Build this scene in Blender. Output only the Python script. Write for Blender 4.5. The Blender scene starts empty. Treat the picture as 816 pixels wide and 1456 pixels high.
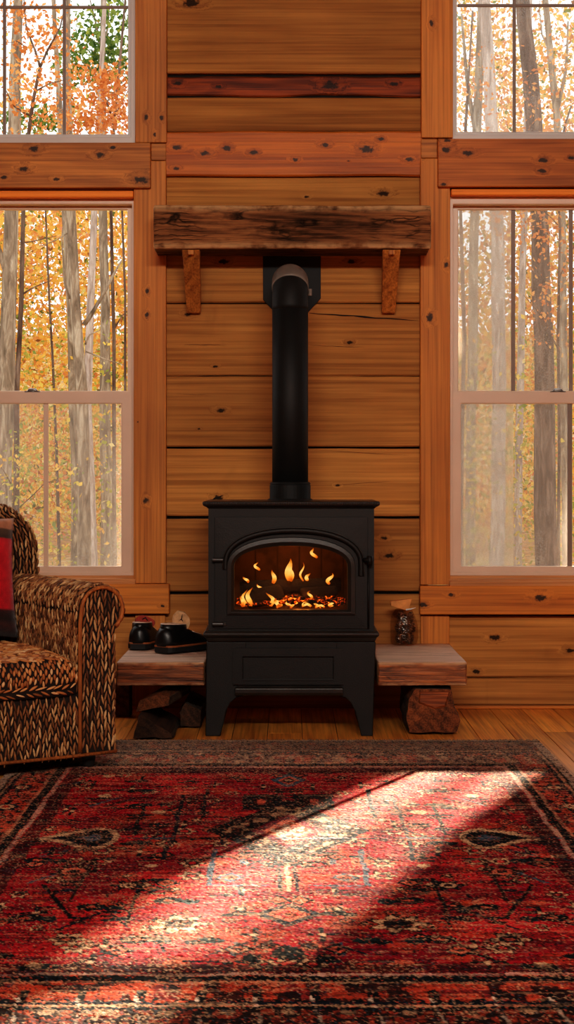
import bpy, math, random
import numpy as np
from mathutils import Vector, Matrix, noise as mnoise

random.seed(11)
rng = np.random.default_rng(11)
SC = bpy.context.scene
COL = SC.collection
PI = math.pi

# ---------------------------------------------------------------- measures
# camera stands 7 m from the log wall (y = 0), eye height 0.93 m
F, CX, CY, EYE, DIST = 2500.0, 410.0, 675.0, 0.93, 7.0
def PX(px, y=0.0): return (px - CX) * (DIST + y) / F
def PZ(py, y=0.0): return EYE - (py - CY) * (DIST + y) / F
def PT(px, py, y=0.0): return Vector((PX(px, y), y, PZ(py, y)))

def lin(c):
    return tuple(((v/255)/12.92 if v/255 <= .04045 else ((v/255+.055)/1.055)**2.4) for v in c)

# ---------------------------------------------------------------- mesh builder
class MB:
    def __init__(s): s.v=[]; s.f=[]; s.m=[]; s.k=[]
    def add(s, vs, fs, mi=0, k=None):
        b=len(s.v); s.v.extend([tuple(p) for p in vs]); s.k.extend(k if k is not None else [0.0]*len(vs))
        s.f.extend([tuple(i+b for i in f) for f in fs]); s.m.extend([mi]*len(fs) if not isinstance(mi,list) else mi)
        return s
    def box(s,x0,x1,y0,y1,z0,z1,mi=0):
        vs=[(x,y,z) for x in (x0,x1) for y in (y0,y1) for z in (z0,z1)]
        return s.add(vs,[(0,1,3,2),(4,6,7,5),(0,4,5,1),(2,3,7,6),(0,2,6,4),(1,5,7,3)],mi)
    def rings(s, rings, cap=True, closed=True, mi=0, kk=None, capmi=None):
        n=len(rings[0]); vs=[p for r in rings for p in r]; fs=[]
        for i in range(len(rings)-1):
            for j in range(n if closed else n-1):
                a=i*n+j; b=i*n+(j+1)%n; fs.append((a,b,b+n,a+n))
        ms=[mi]*len(fs)
        if cap:
            fs.append(tuple(range(n-1,-1,-1))); fs.append(tuple((len(rings)-1)*n+j for j in range(n)))
            ms+= [mi if capmi is None else capmi]*2
        return s.add(vs,fs,ms,kk)
    def tube(s, pts, rad, n=10, cap=True, mi=0, jit=0.0, kk=None):
        pts=[Vector(p) for p in pts]
        if not hasattr(rad,'__len__'): rad=[rad]*len(pts)
        rs=[]; up=None
        for i,p in enumerate(pts):
            t=(pts[min(i+1,len(pts)-1)]-pts[max(i-1,0)]).normalized()
            if up is None:
                up=Vector((0,0,1)) if abs(t.z)<.9 else Vector((0,1,0))
                up=(up-t*up.dot(t)).normalized()
            else: up=(up-t*up.dot(t)).normalized()
            b=t.cross(up)
            r=[]
            for j in range(n):
                a=2*PI*j/n; rr=rad[i]
                if jit: rr*=1+jit*mnoise.noise(Vector((p.x*3+math.cos(a)*1.3,p.y*3+math.sin(a)*1.3,p.z*2.2)))
                r.append(p+up*math.cos(a)*rr+b*math.sin(a)*rr)
            rs.append(r)
        return s.rings(rs,cap=cap,mi=mi,kk=kk)
    def prism(s, poly, y0, y1, mi=0):
        a=[(x,y0,z) for x,z in poly]; b=[(x,y1,z) for x,z in poly]
        return s.rings([a,b],mi=mi)
    def stack(s, layers, mi=0):       # (x0,x1,y0,y1,z) rectangles going up
        return s.rings([[(x0,y0,z),(x1,y0,z),(x1,y1,z),(x0,y1,z)] for x0,x1,y0,y1,z in layers],mi=mi)
    def ring_plate(s, loops, mi=0, close=True):    # list of (pts2d, y), consecutive loops are joined
        rs=[[(x,y,z) for x,z in p] for p,y in loops]
        if close: rs=rs+[rs[0]]
        return s.rings(rs,cap=False,mi=mi)
    def frame(s, x0,x1,z0,z1, wl,wr,wt,wb, y0,y1,mi=0):
        o=[(x0,z0),(x1,z0),(x1,z1),(x0,z1)]; i=[(x0+wl,z0+wb),(x1-wr,z0+wb),(x1-wr,z1-wt),(x0+wl,z1-wt)]
        return s.ring_plate([(o,y0),(i,y0),(i,y1),(o,y1)],mi)
    def build(s, name, mats, parent=None, smooth=False, bevel=0, seg=2, kattr=False, sub=0):
        me=bpy.data.meshes.new(name); me.from_pydata(s.v,[],s.f)
        if not isinstance(mats,(list,tuple)): mats=[mats]
        for m in mats: me.materials.append(m)
        me.polygons.foreach_set('material_index',s.m)
        if smooth: me.polygons.foreach_set('use_smooth',[True]*len(s.f))
        if kattr:
            a=me.attributes.new('k','FLOAT','POINT'); a.data.foreach_set('value',s.k)
        me.validate(); me.update()
        import bmesh
        bm=bmesh.new(); bm.from_mesh(me); bmesh.ops.recalc_face_normals(bm,faces=bm.faces); bm.to_mesh(me); bm.free()
        o=bpy.data.objects.new(name,me); COL.objects.link(o)
        if parent is not None:
            o.parent=parent
            if parent.type=='EMPTY' and not parent.get('_local'):
                o.matrix_parent_inverse=Matrix.Translation(-Vector(parent.location))
        if bevel:
            b=o.modifiers.new('bevel','BEVEL'); b.width=bevel; b.segments=seg; b.limit_method='ANGLE'; b.angle_limit=math.radians(40)
            b.harden_normals=False
        if sub:
            d=o.modifiers.new('sub','SUBSURF'); d.levels=sub; d.render_levels=sub
        return o

def tag(o,label=None,cat=None,group=None,kind=None):
    if label: o['label']=label
    if cat: o['category']=cat
    if group: o['group']=group
    if kind: o['kind']=kind
    return o
def thing(name,loc,label,cat,group=None,rz=None):
    o=bpy.data.objects.new(name,None); COL.objects.link(o); o.location=loc; o.empty_display_size=.05
    tag(o,label,cat,group)
    if rz is not None: o.rotation_euler.z=rz; o['_local']=1
    return o
def struct_empty(name,loc):
    o=bpy.data.objects.new(name,None); COL.objects.link(o); o.location=loc; o['kind']='structure'; return o
def struct(o,label=None): o['kind']='structure'; return tag(o,label)

# ---------------------------------------------------------------- node helper
class G:
    def __init__(s,name):
        s.m=bpy.data.materials.new(name); s.m.use_nodes=True; s.nt=s.m.node_tree
        s.b=s.nt.nodes['Principled BSDF']; s.out=s.nt.nodes['Material Output']
    def put(s,sock,v):
        if isinstance(v,bpy.types.NodeSocket): s.nt.links.new(v,sock)
        elif isinstance(v,(tuple,list)) and len(v)==3 and sock.type=='RGBA': sock.default_value=(*v,1)
        else: sock.default_value=v
    def n(s,typ,ins={},**pr):
        nd=s.nt.nodes.new(typ)
        for k,v in pr.items(): setattr(nd,k,v)
        for k,v in ins.items(): s.put(nd.inputs[k],v)
        return nd
    def math(s,op,a,b=0.0,clamp=False,c=None):
        nd=s.n('ShaderNodeMath',{0:a,1:b},operation=op); nd.use_clamp=clamp
        if c is not None: s.put(nd.inputs[2],c)
        return nd.outputs[0]
    def vmath(s,op,a,b=(0,0,0)):
        nd=s.n('ShaderNodeVectorMath',{0:a,1:b},operation=op); return nd.outputs['Value'] if op in('LENGTH','DISTANCE','DOT_PRODUCT') else nd.outputs[0]
    def ramp(s,fac,stops,interp='LINEAR'):
        nd=s.n('ShaderNodeValToRGB',{0:fac}); r=nd.color_ramp; r.interpolation=interp
        while len(r.elements)<len(stops): r.elements.new(.5)
        for e,(p,c) in zip(r.elements,stops):
            e.position=p; e.color=(*c,1) if not isinstance(c,(int,float)) else (c,c,c,1)
        return nd.outputs[0]
    def step(s,x,lo,hi):
        nd=s.n('ShaderNodeMapRange',{0:x,1:lo,2:hi,3:0.0,4:1.0}); nd.interpolation_type='SMOOTHSTEP'; return nd.outputs[0]
    def mix(s,fac,a,b,mode='MIX'):
        nd=s.n('ShaderNodeMix',data_type='RGBA',blend_type=mode); s.put(nd.inputs[0],fac); s.put(nd.inputs[6],a); s.put(nd.inputs[7],b); return nd.outputs[2]
    def noise(s,vec,scale,detail=4,rough=.55,dist=0.0):
        return s.n('ShaderNodeTexNoise',{'Vector':vec,'Scale':scale,'Detail':detail,'Roughness':rough,'Distortion':dist}).outputs[0]
    def vor(s,vec,scale,feat='F1',out=0,rand=1.0):
        return s.n('ShaderNodeTexVoronoi',{'Vector':vec,'Scale':scale,'Randomness':rand},feature=feat).outputs[out]
    def map(s,vec,scale=(1,1,1),loc=(0,0,0)):
        return s.n('ShaderNodeMapping',{'Vector':vec,'Scale':scale,'Location':loc}).outputs[0]
    def obj(s): return s.n('ShaderNodeTexCoord').outputs['Object']
    def isl(s): return s.n('ShaderNodeNewGeometry').outputs['Random Per Island']
    def attr(s,nm,out='Fac'): return s.n('ShaderNodeAttribute',attribute_name=nm).outputs[out]
    def bump(s,h,strength=.3,dist=.01):
        s.put(s.b.inputs['Normal'], s.n('ShaderNodeBump',{'Height':h,'Strength':strength,'Distance':dist}).outputs[0])
    def fin(s,color=None,rough=None,metal=None,spec=None):
        if color is not None: s.put(s.b.inputs['Base Color'],color)
        if rough is not None: s.put(s.b.inputs['Roughness'],rough)
        if metal is not None: s.put(s.b.inputs['Metallic'],metal)
        if spec is not None: s.put(s.b.inputs['Specular IOR Level'],spec)
        return s.m

def wood(name, light, dark, axis='x', knots=(), rough=.55, bump=.25, gs=1.0, contrast=1.0, var=.25, weather=None, ky=0.0, edge=None, spec=.3, stain=0, topc=None, cracks=0):
    g=G(name); co=g.obj(); isl=g.isl()
    off=g.n('ShaderNodeCombineXYZ',{0:g.math('MULTIPLY',isl,7.3),1:g.math('MULTIPLY',isl,3.1),2:g.math('MULTIPLY',isl,9.7)}).outputs[0]
    p=g.vmath('ADD',co,off)
    sc={'x':(.9,9,9),'y':(9,.9,9),'z':(9,9,.9)}[axis]
    halo=None; core=None
    for (kx,kz,r) in knots:
        d=g.vmath('SUBTRACT',co,(kx,ky,kz))
        d=g.vmath('MULTIPLY',d,{'x':(.5,0,1),'z':(1,0,.75),'y':(1,.6,1)}[axis])
        ln=g.vmath('LENGTH',d)
        ln=g.math('ADD',ln,g.math('MULTIPLY',g.math('SUBTRACT',g.noise(co,75,2),.5),r*1.5))
        c=g.math('SUBTRACT',1.0,g.step(ln,r*.45,r)); h=g.math('SUBTRACT',1.0,g.step(ln,r*.8,r*2.4))
        core=c if core is None else g.math('MAXIMUM',core,c); halo=h if halo is None else g.math('MAXIMUM',halo,h)
    if halo is not None:
        p=g.vmath('ADD',p,g.n('ShaderNodeCombineXYZ',{0:g.math('MULTIPLY',halo,.018),1:g.math('MULTIPLY',halo,.018),2:g.math('MULTIPLY',halo,.018)}).outputs[0])
    q=g.map(p,tuple(v*gs for v in sc))
    n1=g.noise(q,1.6,5,.6,.8)
    n2=g.noise(g.map(p,tuple((v if v<2 else v*7)*gs for v in sc)),2.2,3,.6,.2)
    n3=g.noise(p,1.7,3,.5)
    w=g.n('ShaderNodeTexWave',{'Vector':g.map(p,tuple(v*gs for v in sc)),'Scale':1.3,'Distortion':7.0,'Detail':2.0,'Detail Scale':.8},wave_type='BANDS',bands_direction='DIAGONAL').outputs[1]
    t=g.math('ADD',g.math('MULTIPLY',n1,.55),g.math('MULTIPLY',n2,.3)); t=g.math('ADD',t,g.math('MULTIPLY',w,.09))
    t=g.step(t,.46-.25/contrast,.46+.25/contrast)
    col=g.mix(t,dark,light)
    col=g.mix(1.0,col,g.ramp(n3,[(.25,(1-.35*contrast,)*3),(.7,(1.1,1.1,1.1))]),'MULTIPLY')
    col=g.mix(1.0,col,g.ramp(n2,[(.32,(.74,.72,.70)),(.5,(1,1,1)),(.68,(1.14,1.13,1.1))]),'MULTIPLY')
    br=g.math('ADD',1-var/2,g.math('MULTIPLY',isl,var))
    col=g.mix(1.0,col,g.n('ShaderNodeCombineXYZ',{0:br,1:br,2:br}).outputs[0],'MULTIPLY')
    if stain:
        st=g.step(g.noise(g.map(p,(1,1,.5)),5,3,.6,.5),.62,.8); col=g.mix(g.math('MULTIPLY',st,stain),col,tuple(v*.35 for v in dark))
    if weather:
        wv=g.step(g.noise(g.map(p,{'x':(2,14,14),'y':(14,2,14),'z':(14,14,2)}[axis]),1.5,5,.65,.5),.42,.68)
        col=g.mix(g.math('MULTIPLY',wv,.85),col,weather)
    if halo is not None:
        col=g.mix(g.math('MULTIPLY',halo,.12),col,tuple(v*.5 for v in dark))
        col=g.mix(g.math('MULTIPLY',core,.93),col,(.012,.005,.002))
    if cracks:
        cq=g.map(p,{'x':(.5,26,26),'y':(26,.5,26),'z':(26,26,.5)}[axis]); cq=g.vmath('ADD',cq,g.vmath('MULTIPLY',g.n('ShaderNodeTexNoise',{'Vector':co,'Scale':9.0,'Detail':4.0}).outputs[1],(.8,.8,.8)))
        cd_=g.vor(cq,1.6,'DISTANCE_TO_EDGE'); cm_=g.math('SUBTRACT',1.0,g.step(cd_,.0,.11)); cm_=g.math('MULTIPLY',cm_,g.step(g.noise(co,7,3),.38,.6))
        col=g.mix(g.math('MULTIPLY',cm_,cracks),col,tuple(v*.18 for v in dark))
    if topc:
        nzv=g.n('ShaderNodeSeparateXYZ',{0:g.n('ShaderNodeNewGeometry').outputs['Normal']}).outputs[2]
        col=g.mix(g.math('MULTIPLY',g.math('MULTIPLY',g.step(nzv,.6,.95),.92),g.step(n2,.34,.54)),col,topc)  # upward faces paler: weathering plus window light put into the colour
    if edge:
        col=g.mix(g.math('MULTIPLY',g.math('POWER',g.attr('k'),1.6),g.step(g.noise(co,18,3),.25,.6)),col,edge)  # highlight along corners and ends put into the colour
    hgt=g.math('ADD',g.math('MULTIPLY',n2,.7),g.math('MULTIPLY',n1,.5))
    g.bump(hgt,bump,.006)
    return g.fin(col,rough,spec=spec)

def plain(name,c,rough=.5,metal=0,spec=.5,nz=.15,nscale=40,bump=0,bscale=300):
    g=G(name); co=g.obj()
    v=g.ramp(g.noise(co,nscale,4),[(.3,(1-nz,)*3),(.7,(1+nz,)*3)])
    if bump: g.bump(g.noise(co,bscale,2),bump,.002)
    return g.fin(g.mix(1.0,c,v,'MULTIPLY'),rough,metal,spec)

# ---------------------------------------------------------------- materials
M={}
M['vinyl']=plain('window_vinyl',(.68,.47,.34),.4,nz=.05,nscale=6)  # white vinyl with the warm room light put into its colour
M['vinyl_cool']=plain('window_vinyl_cool',(.55,.47,.43),.4,nz=.05,nscale=6)
M['muntin']=plain('muntin_brown',(.22,.15,.12),.5,nz=.06)
M['black']=plain('soot_black',(.006,.005,.0045),.7)
def iron(name,c,rough,bump):
    g=G(name); co=g.obj(); n=g.noise(co,260,3)
    col=g.mix(g.step(g.noise(co,9,4),.35,.75),c,tuple(v*1.5 for v in c))
    g.bump(n,bump,.0016); return g.fin(col,rough,0.0,.32)
M['iron']=iron('cast_iron',(.0062,.0046,.0034),.5,.4)
M['iron_hi']=iron('cast_iron_highlight',(.022,.017,.014),.36,.25)  # paler iron: rim highlights put into the colour
M['pipe']=iron('flue_black_steel',(.0065,.0065,.006),.6,.08)
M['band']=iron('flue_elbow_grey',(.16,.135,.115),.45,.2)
M['steel']=plain('latch_steel',(.3,.29,.28),.35,.9)

# ================================================================= ROOM SHELL
GAPDARK=plain('gap_dark',(.012,.007,.004),.9)
WALLC=(lin((200,141,80)),lin((156,100,50)))
def kz(pts,y=0.0): return [(PX(a,y),PZ(b,y),r) for a,b,r in pts]
M['wall']=wood('log_wall_tan',WALLC[0],WALLC[1],'x',kz([(268,447,.010),(314,584,.011),(310,708,.012),(546,765,.008),(553,790,.012),(272,5,.02),(318,372,.012),(500,372,.012),(545,275,.014),(436,280,.006),(703,907,.013),(810,925,.012),(677,955,.010),(497,487,.008),(306,521,.006),(283,610,.004),(480,690,.006)]),gs=.55,contrast=.62,var=.22,bump=.35,spec=.15,rough=.7,stain=.25)
M['redboard']=wood('charred_red_board',lin((176,82,24)),lin((70,28,10)),'x',kz([(252,117,.010),(310,122,.008),(470,120,.02),(560,118,.01)]),contrast=1.2,var=0,rough=.6,stain=.8)
M['orangeboard']=wood('orange_pine_board',lin((220,124,42)),lin((162,78,22)),'x',kz([(291,218,.013),(323,211,.012),(360,217,.011),(251,210,.012),(462,206,.011),(521,212,.018),(541,198,.009),(582,227,.011),(420,227,.008),(495,229,.003),(250,240,.008)],-.02),ky=-.02,gs=.6,contrast=.85,var=0,rough=.5)
HON=(lin((212,134,58)),lin((176,100,38)))
M['post_l']=wood('honey_pine_post_left',lin((216,140,68)),lin((180,106,44)),'z',kz([(208,167,.011),(230,167,.009),(220,191,.009),(209,414,.010),(209,448,.010),(207,712,.012),(196,600,.003)],-.035),ky=-.035,gs=.6,contrast=.8,var=.12)
M['post_r']=wood('honey_pine_post_right',lin((222,142,66)),lin((186,108,42)),'z',kz([(614,33,.011),(611,452,.016),(602,222,.009),(634,377,.012)],-.035),ky=-.035,gs=.6,contrast=.8,var=.12)
M['beam_l']=wood('honey_pine_header_left',lin((208,134,66)),lin((146,86,40)),'x',kz([(48,212,.014),(142,221,.013),(34,240,.013),(80,255,.009),(200,256,.019),(160,210,.008),(5,252,.008)],-.06),ky=-.06,gs=.7,contrast=1,var=0)
M['beam_r']=wood('honey_pine_header_right',lin((206,122,56)),lin((144,76,30)),'x',kz([(666,218,.013),(634,213,.013),(772,228,.012),(771,243,.010),(636,200,.010),(630,262,.008),(812,225,.008)],-.06),ky=-.06,gs=.7,contrast=1,var=0)
M['sill']=wood('honey_pine_sill',lin((224,140,60)),lin((184,104,38)),'x',kz([(768,850,.016),(642,846,.009),(601,860,.011),(232,862,.006)],-.05),ky=-.05,gs=.7,contrast=.7,var=.1)
M['reveal']=wood('lit_orange_reveal',lin((255,150,52)),lin((236,120,34)),'x',gs=.6,contrast=.5,var=0)  # light on the soffit put into the colour as brighter orange
M['trimlight']=wood('light_pine_stop',lin((214,150,98)),lin((186,116,64)),'x',gs=.6,contrast=.6,var=.1)
M['floor']=wood('honey_floorboards',lin((255,180,84)),lin((200,116,46)),'y',gs=.8,contrast=.95,var=.35,rough=.38,spec=.4)
M['room']=wood('room_boards',lin((170,112,60)),lin((130,80,38)),'y',gs=.5,contrast=.6,var=.2)

def wavy_board(mb,x0,x1,z0,z1,y0,y1,amp=.003,n=26,seed=0,bulge=.004,mi=0):
    rs=[]
    for i in range(n+1):
        x=x0+(x1-x0)*i/n
        a=z0+amp*mnoise.noise(Vector((x*3.1,seed,1.7)))+amp*.5*mnoise.noise(Vector((x*11,seed,4)))
        b=z1+amp*mnoise.noise(Vector((x*3.1,seed,9.2)))+amp*.5*mnoise.noise(Vector((x*11,seed,7)))
        c=.006; ym=y0-bulge
        rs.append([(x,y1,a),(x,y0+c,a),(x,y0,a+c),(x,ym,(a+b)/2),(x,y0,b-c),(x,y0+c,b),(x,y1,b)])
    mb.rings(rs,mi=mi)

WX=1.78                        # outer edge of both windows
xl,xr=PX(233),PX(602)
wall=MB()
zt=3.75
seams=[-260,-110,103.5],[138.5,187],[252,353],[354.5,430.5],[432,534.2],[535.2,635],[638.2,734],[737.5,840.5],[845,925],[927,1012]
k=0
for sg in seams:
    for a,b in zip(sg[:-1],sg[1:]):
        top=PZ(a); bot=PZ(b)
        wavy_board(wall,xl,xr,bot,top,0.0,.10,amp=.0025,seed=k*3.3); k+=1
for sx0,sx1 in ((-2.7,PX(236)),(PX(599),2.7)):           # below the windows and outside them
    for a,b in ((834,874),(876,963),(964,1012)):
        wavy_board(wall,sx0,sx1,PZ(b),PZ(a),0.0,.10,amp=.002,seed=k*2.7); k+=1
    wavy_board(wall,sx0,sx1,PZ(268),PZ(196),.012,.10,seed=k)     # behind the header beam
    for q in range(3): wavy_board(wall,sx0,sx1,3.05+q*.25,3.295+q*.25,0,.10,seed=k+q)
for sgn in (-1,1):
    for q in range(13):
        x0,x1=sorted((sgn*WX,sgn*2.7)); z0=.485+q*.2
        if z0<3.05: wavy_board(wall,x0,x1,z0,min(z0+.197,3.05),0,.10,seed=k+q)
# splits in the boards
def crack(pa,pb,w):
    a=PT(*pa,-.0055); b=PT(*pb,-.0055); n=10; up=[];dn=[]
    for i in range(n+1):
        t=i/n; p=a.lerp(b,t); ww=w*(math.sin(PI*min(1,t*.9+.08)))*(.7+.5*mnoise.noise(Vector((t*9,pa[0],pa[1])))); dz=.0025*mnoise.noise(Vector((t*6,pa[0],3)))
        up.append(p+Vector((0,0,ww+dz))); dn.append(p+Vector((0,0,-ww+dz)))
    wall.rings([up,dn],cap=False,closed=False,mi=1)
crack((440,445),(596,456),.0035); crack((262,490),(322,490.5),.0012); crack((240,535),(374,533),.0012); crack((441,491),(520,494),.0008)
crack((300,711),(318,704),.005); crack((250,560),(300,562),.0006); crack((470,690),(560,684),.0007); crack((455,640),(585,648),.0006)
wall.box(xl-.02,xr+.02,.03,.16,-.02,zt,1)                # dark backing seen in the gaps
for sx0,sx1 in ((-2.7,PX(236)),(PX(599),2.7)): wall.box(sx0,sx1,.05,.16,-.02,PZ(836),1)
struct(wall.build('wall_back',[M['wall'],GAPDARK]),'tan plank log wall behind the stove')

b=MB(); wavy_board(b,xl+.004,xr-.004,PZ(135.5),PZ(107),.018,.09,amp=.008,seed=77,n=40); struct(b.build('trim_1',M['redboard']),'dark charred red board high on the log wall')
b=MB(); wavy_board(b,xl+.004,xr-.006,PZ(250,-.02),PZ(187,-.02),-.02,.06,amp=.004,seed=55); struct(b.build('trim_2',M['orangeboard']),'orange knotty pine board above the mantel')

# floor boards along the room
fl=MB(); x=-2.7
while x<2.7:
    w=.125; y=.05
    y=.06-random.random()*1.2; fl.box(x+.001,x+w-.001,y,.06,-.02,0); 
    while y>-9.6:
        L=random.uniform(1.2,2.6); y2=max(y-L,-9.6); fl.box(x+.001,x+w-.001,y2,y-.0015,-.02,0); y=y2
    x+=w
fl.box(-2.7,2.7,-9.6,.06,-.06,-.004,1)
struct(fl.build('floor',[M['floor'],GAPDARK],bevel=.0012,seg=1))
for nm,(x0,x1,y0,y1,z0,z1) in {'wall_left':(-2.8,-2.7,-9.6,.16,-.06,zt),'wall_right':(2.7,2.8,-9.6,.16,-.06,zt),'wall_front':(-2.8,2.8,-9.7,-9.6,-.06,zt),'ceiling':(-2.8,2.8,-9.7,.16,zt,zt+.1)}.items():
    b=MB(); b.box(x0,x1,y0,y1,z0,z1); struct(b.build(nm,M['room']))

# baseboards under the windows
for nm,x0,x1 in (('baseboard_left',-2.7,PX(196)),('baseboard_right',PX(640),2.7)):
    b=MB(); b.box(x0,x1,-.012,.01,PZ(1002,-.012),PZ(965,-.012)); struct(b.build(nm,M['wall'],bevel=.003))
for nm,x0,x1 in (('trim_3',-2.7,PX(196)),('trim_4',PX(640),2.7)):
    b=MB(); b.box(x0,x1,-.026,-.0125,0.001,.014); struct(b.build(nm,M['sill'],bevel=.003))

# posts (vertical casings), header boards, sill boards
def tr(n,mat,x0,x1,y0,y1,z0,z1,bev=.003):
    b=MB(); b.box(x0,x1,y0,y1,z0,z1); return struct(b.build('trim_%d'%n,mat,bevel=bev))
yp=-.035
tr(5,M['post_l'],PX(192,yp),PX(237,yp),yp,.03,PZ(203,yp)+.001,zt)
tr(6,M['post_l'],PX(190,yp),PX(236,yp),yp,.03,PZ(830,yp)+.001,PZ(228.5,yp))
tr(7,M['post_r'],PX(599,yp),PX(644,yp),yp,.03,PZ(196,yp)+.001,zt)
tr(8,M['post_r'],PX(597.5,yp),PX(640,yp),yp,.03,PZ(832,yp)+.001,PZ(225,yp))
tr(9,M['beam_l'],PX(214.5,yp),PX(236,yp),yp+.006,.03,PZ(228,yp)+.001,PZ(203,yp)-.001)
tr(10,M['beam_l'],PX(598.5,yp),PX(622,yp),yp+.006,.03,PZ(224.5,yp)+.001,PZ(196.5,yp)-.001)
yb=-.06
tr(11,M['beam_l'],-2.3,PX(214,yb),yb,-.001,PZ(267,yb),PZ(202.5,yb),.004)
tr(12,M['beam_r'],PX(622.5,yb),2.3,yb,-.001,PZ(265.5,yb),PZ(197,yb),.004)
ys=-.05
tr(13,M['sill'],-2.3,PX(240.5,ys),ys,-.001,PZ(873,ys),PZ(830.5,ys),.004)
tr(14,M['sill'],PX(597,ys),2.3,ys,-.001,PZ(874,ys),PZ(833,ys),.004)
tr(15,M['post_l'],PX(192,-.02),PX(235,-.02),-.02,-.0045,.001,PZ(874,-.02))
tr(16,M['post_r'],PX(598,-.02),PX(639,-.02),-.02,-.0045,.001,PZ(875,-.02))
tr(17,M['reveal'],-WX,PX(189.5,-.04),-.045,.0,PZ(280.5,-.04),PZ(271.5,-.04),.003)
tr(18,M['reveal'],PX(641.5,-.04),WX,-.045,.0,PZ(277.5,-.04),PZ(269,-.04),.003)
for n,x in ((19,-WX-.12),(20,WX)):
    tr(n,M['post_l'],x,x+.12,yp,.0,.5,zt)

# ================================================================= WINDOWS
def glassmat():
    g=G('window_glass'); t=g.n('ShaderNodeBsdfTransparent',{'Color':(.97,.98,.97,1)}); gl=g.n('ShaderNodeBsdfGlossy',{'Roughness':.02})
    mx=g.n('ShaderNodeMixShader',{0:.035,1:t.outputs[0],2:gl.outputs[0]}); g.nt.links.new(mx.outputs[0],g.out.inputs[0]); return g.m
M['glass']=glassmat()
def screenmat(name,fac,c):
    g=G(name); co=g.obj()
    n=g.noise(g.map(co,(1,1,1)),210,3,.8); f=g.math('ADD',fac-.2,g.math('MULTIPLY',n,.4))
    big=g.noise(co,5,3); f=g.math('ADD',f,g.math('MULTIPLY',g.math('SUBTRACT',big,.5),.35),True)
    wx=g.n('ShaderNodeTexWave',{'Vector':co,'Scale':170.0,'Distortion':.6},wave_type='BANDS',bands_direction='X').outputs[1]
    wz=g.n('ShaderNodeTexWave',{'Vector':co,'Scale':170.0,'Distortion':.6},wave_type='BANDS',bands_direction='Z').outputs[1]
    f=g.math('ADD',f,g.math('MULTIPLY',g.math('SUBTRACT',g.math('MAXIMUM',wx,wz),.7),.25),True)
    t=g.n('ShaderNodeBsdfTransparent'); d=g.n('ShaderNodeBsdfDiffuse',{'Color':(*c,1)}); tl=g.n('ShaderNodeBsdfTranslucent',{'Color':(*c,1)})
    m1=g.n('ShaderNodeMixShader',{0:.45,1:d.outputs[0],2:tl.outputs[0]}); m2=g.n('ShaderNodeMixShader',{0:f,1:t.outputs[0],2:m1.outputs[0]})
    g.nt.links.new(m2.outputs[0],g.out.inputs[0]); return g.m
M['screen']=screenmat('insect_screen_grey',.60,(.60,.53,.46))
M['screen_soft']=screenmat('insect_screen_soft',.34,(.5,.44,.38))
M['screen_light']=screenmat('insect_screen_light',.24,(.66,.60,.54))
M['screen_faint']=screenmat('insect_screen_faint',.22,(.8,.78,.75))

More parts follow.
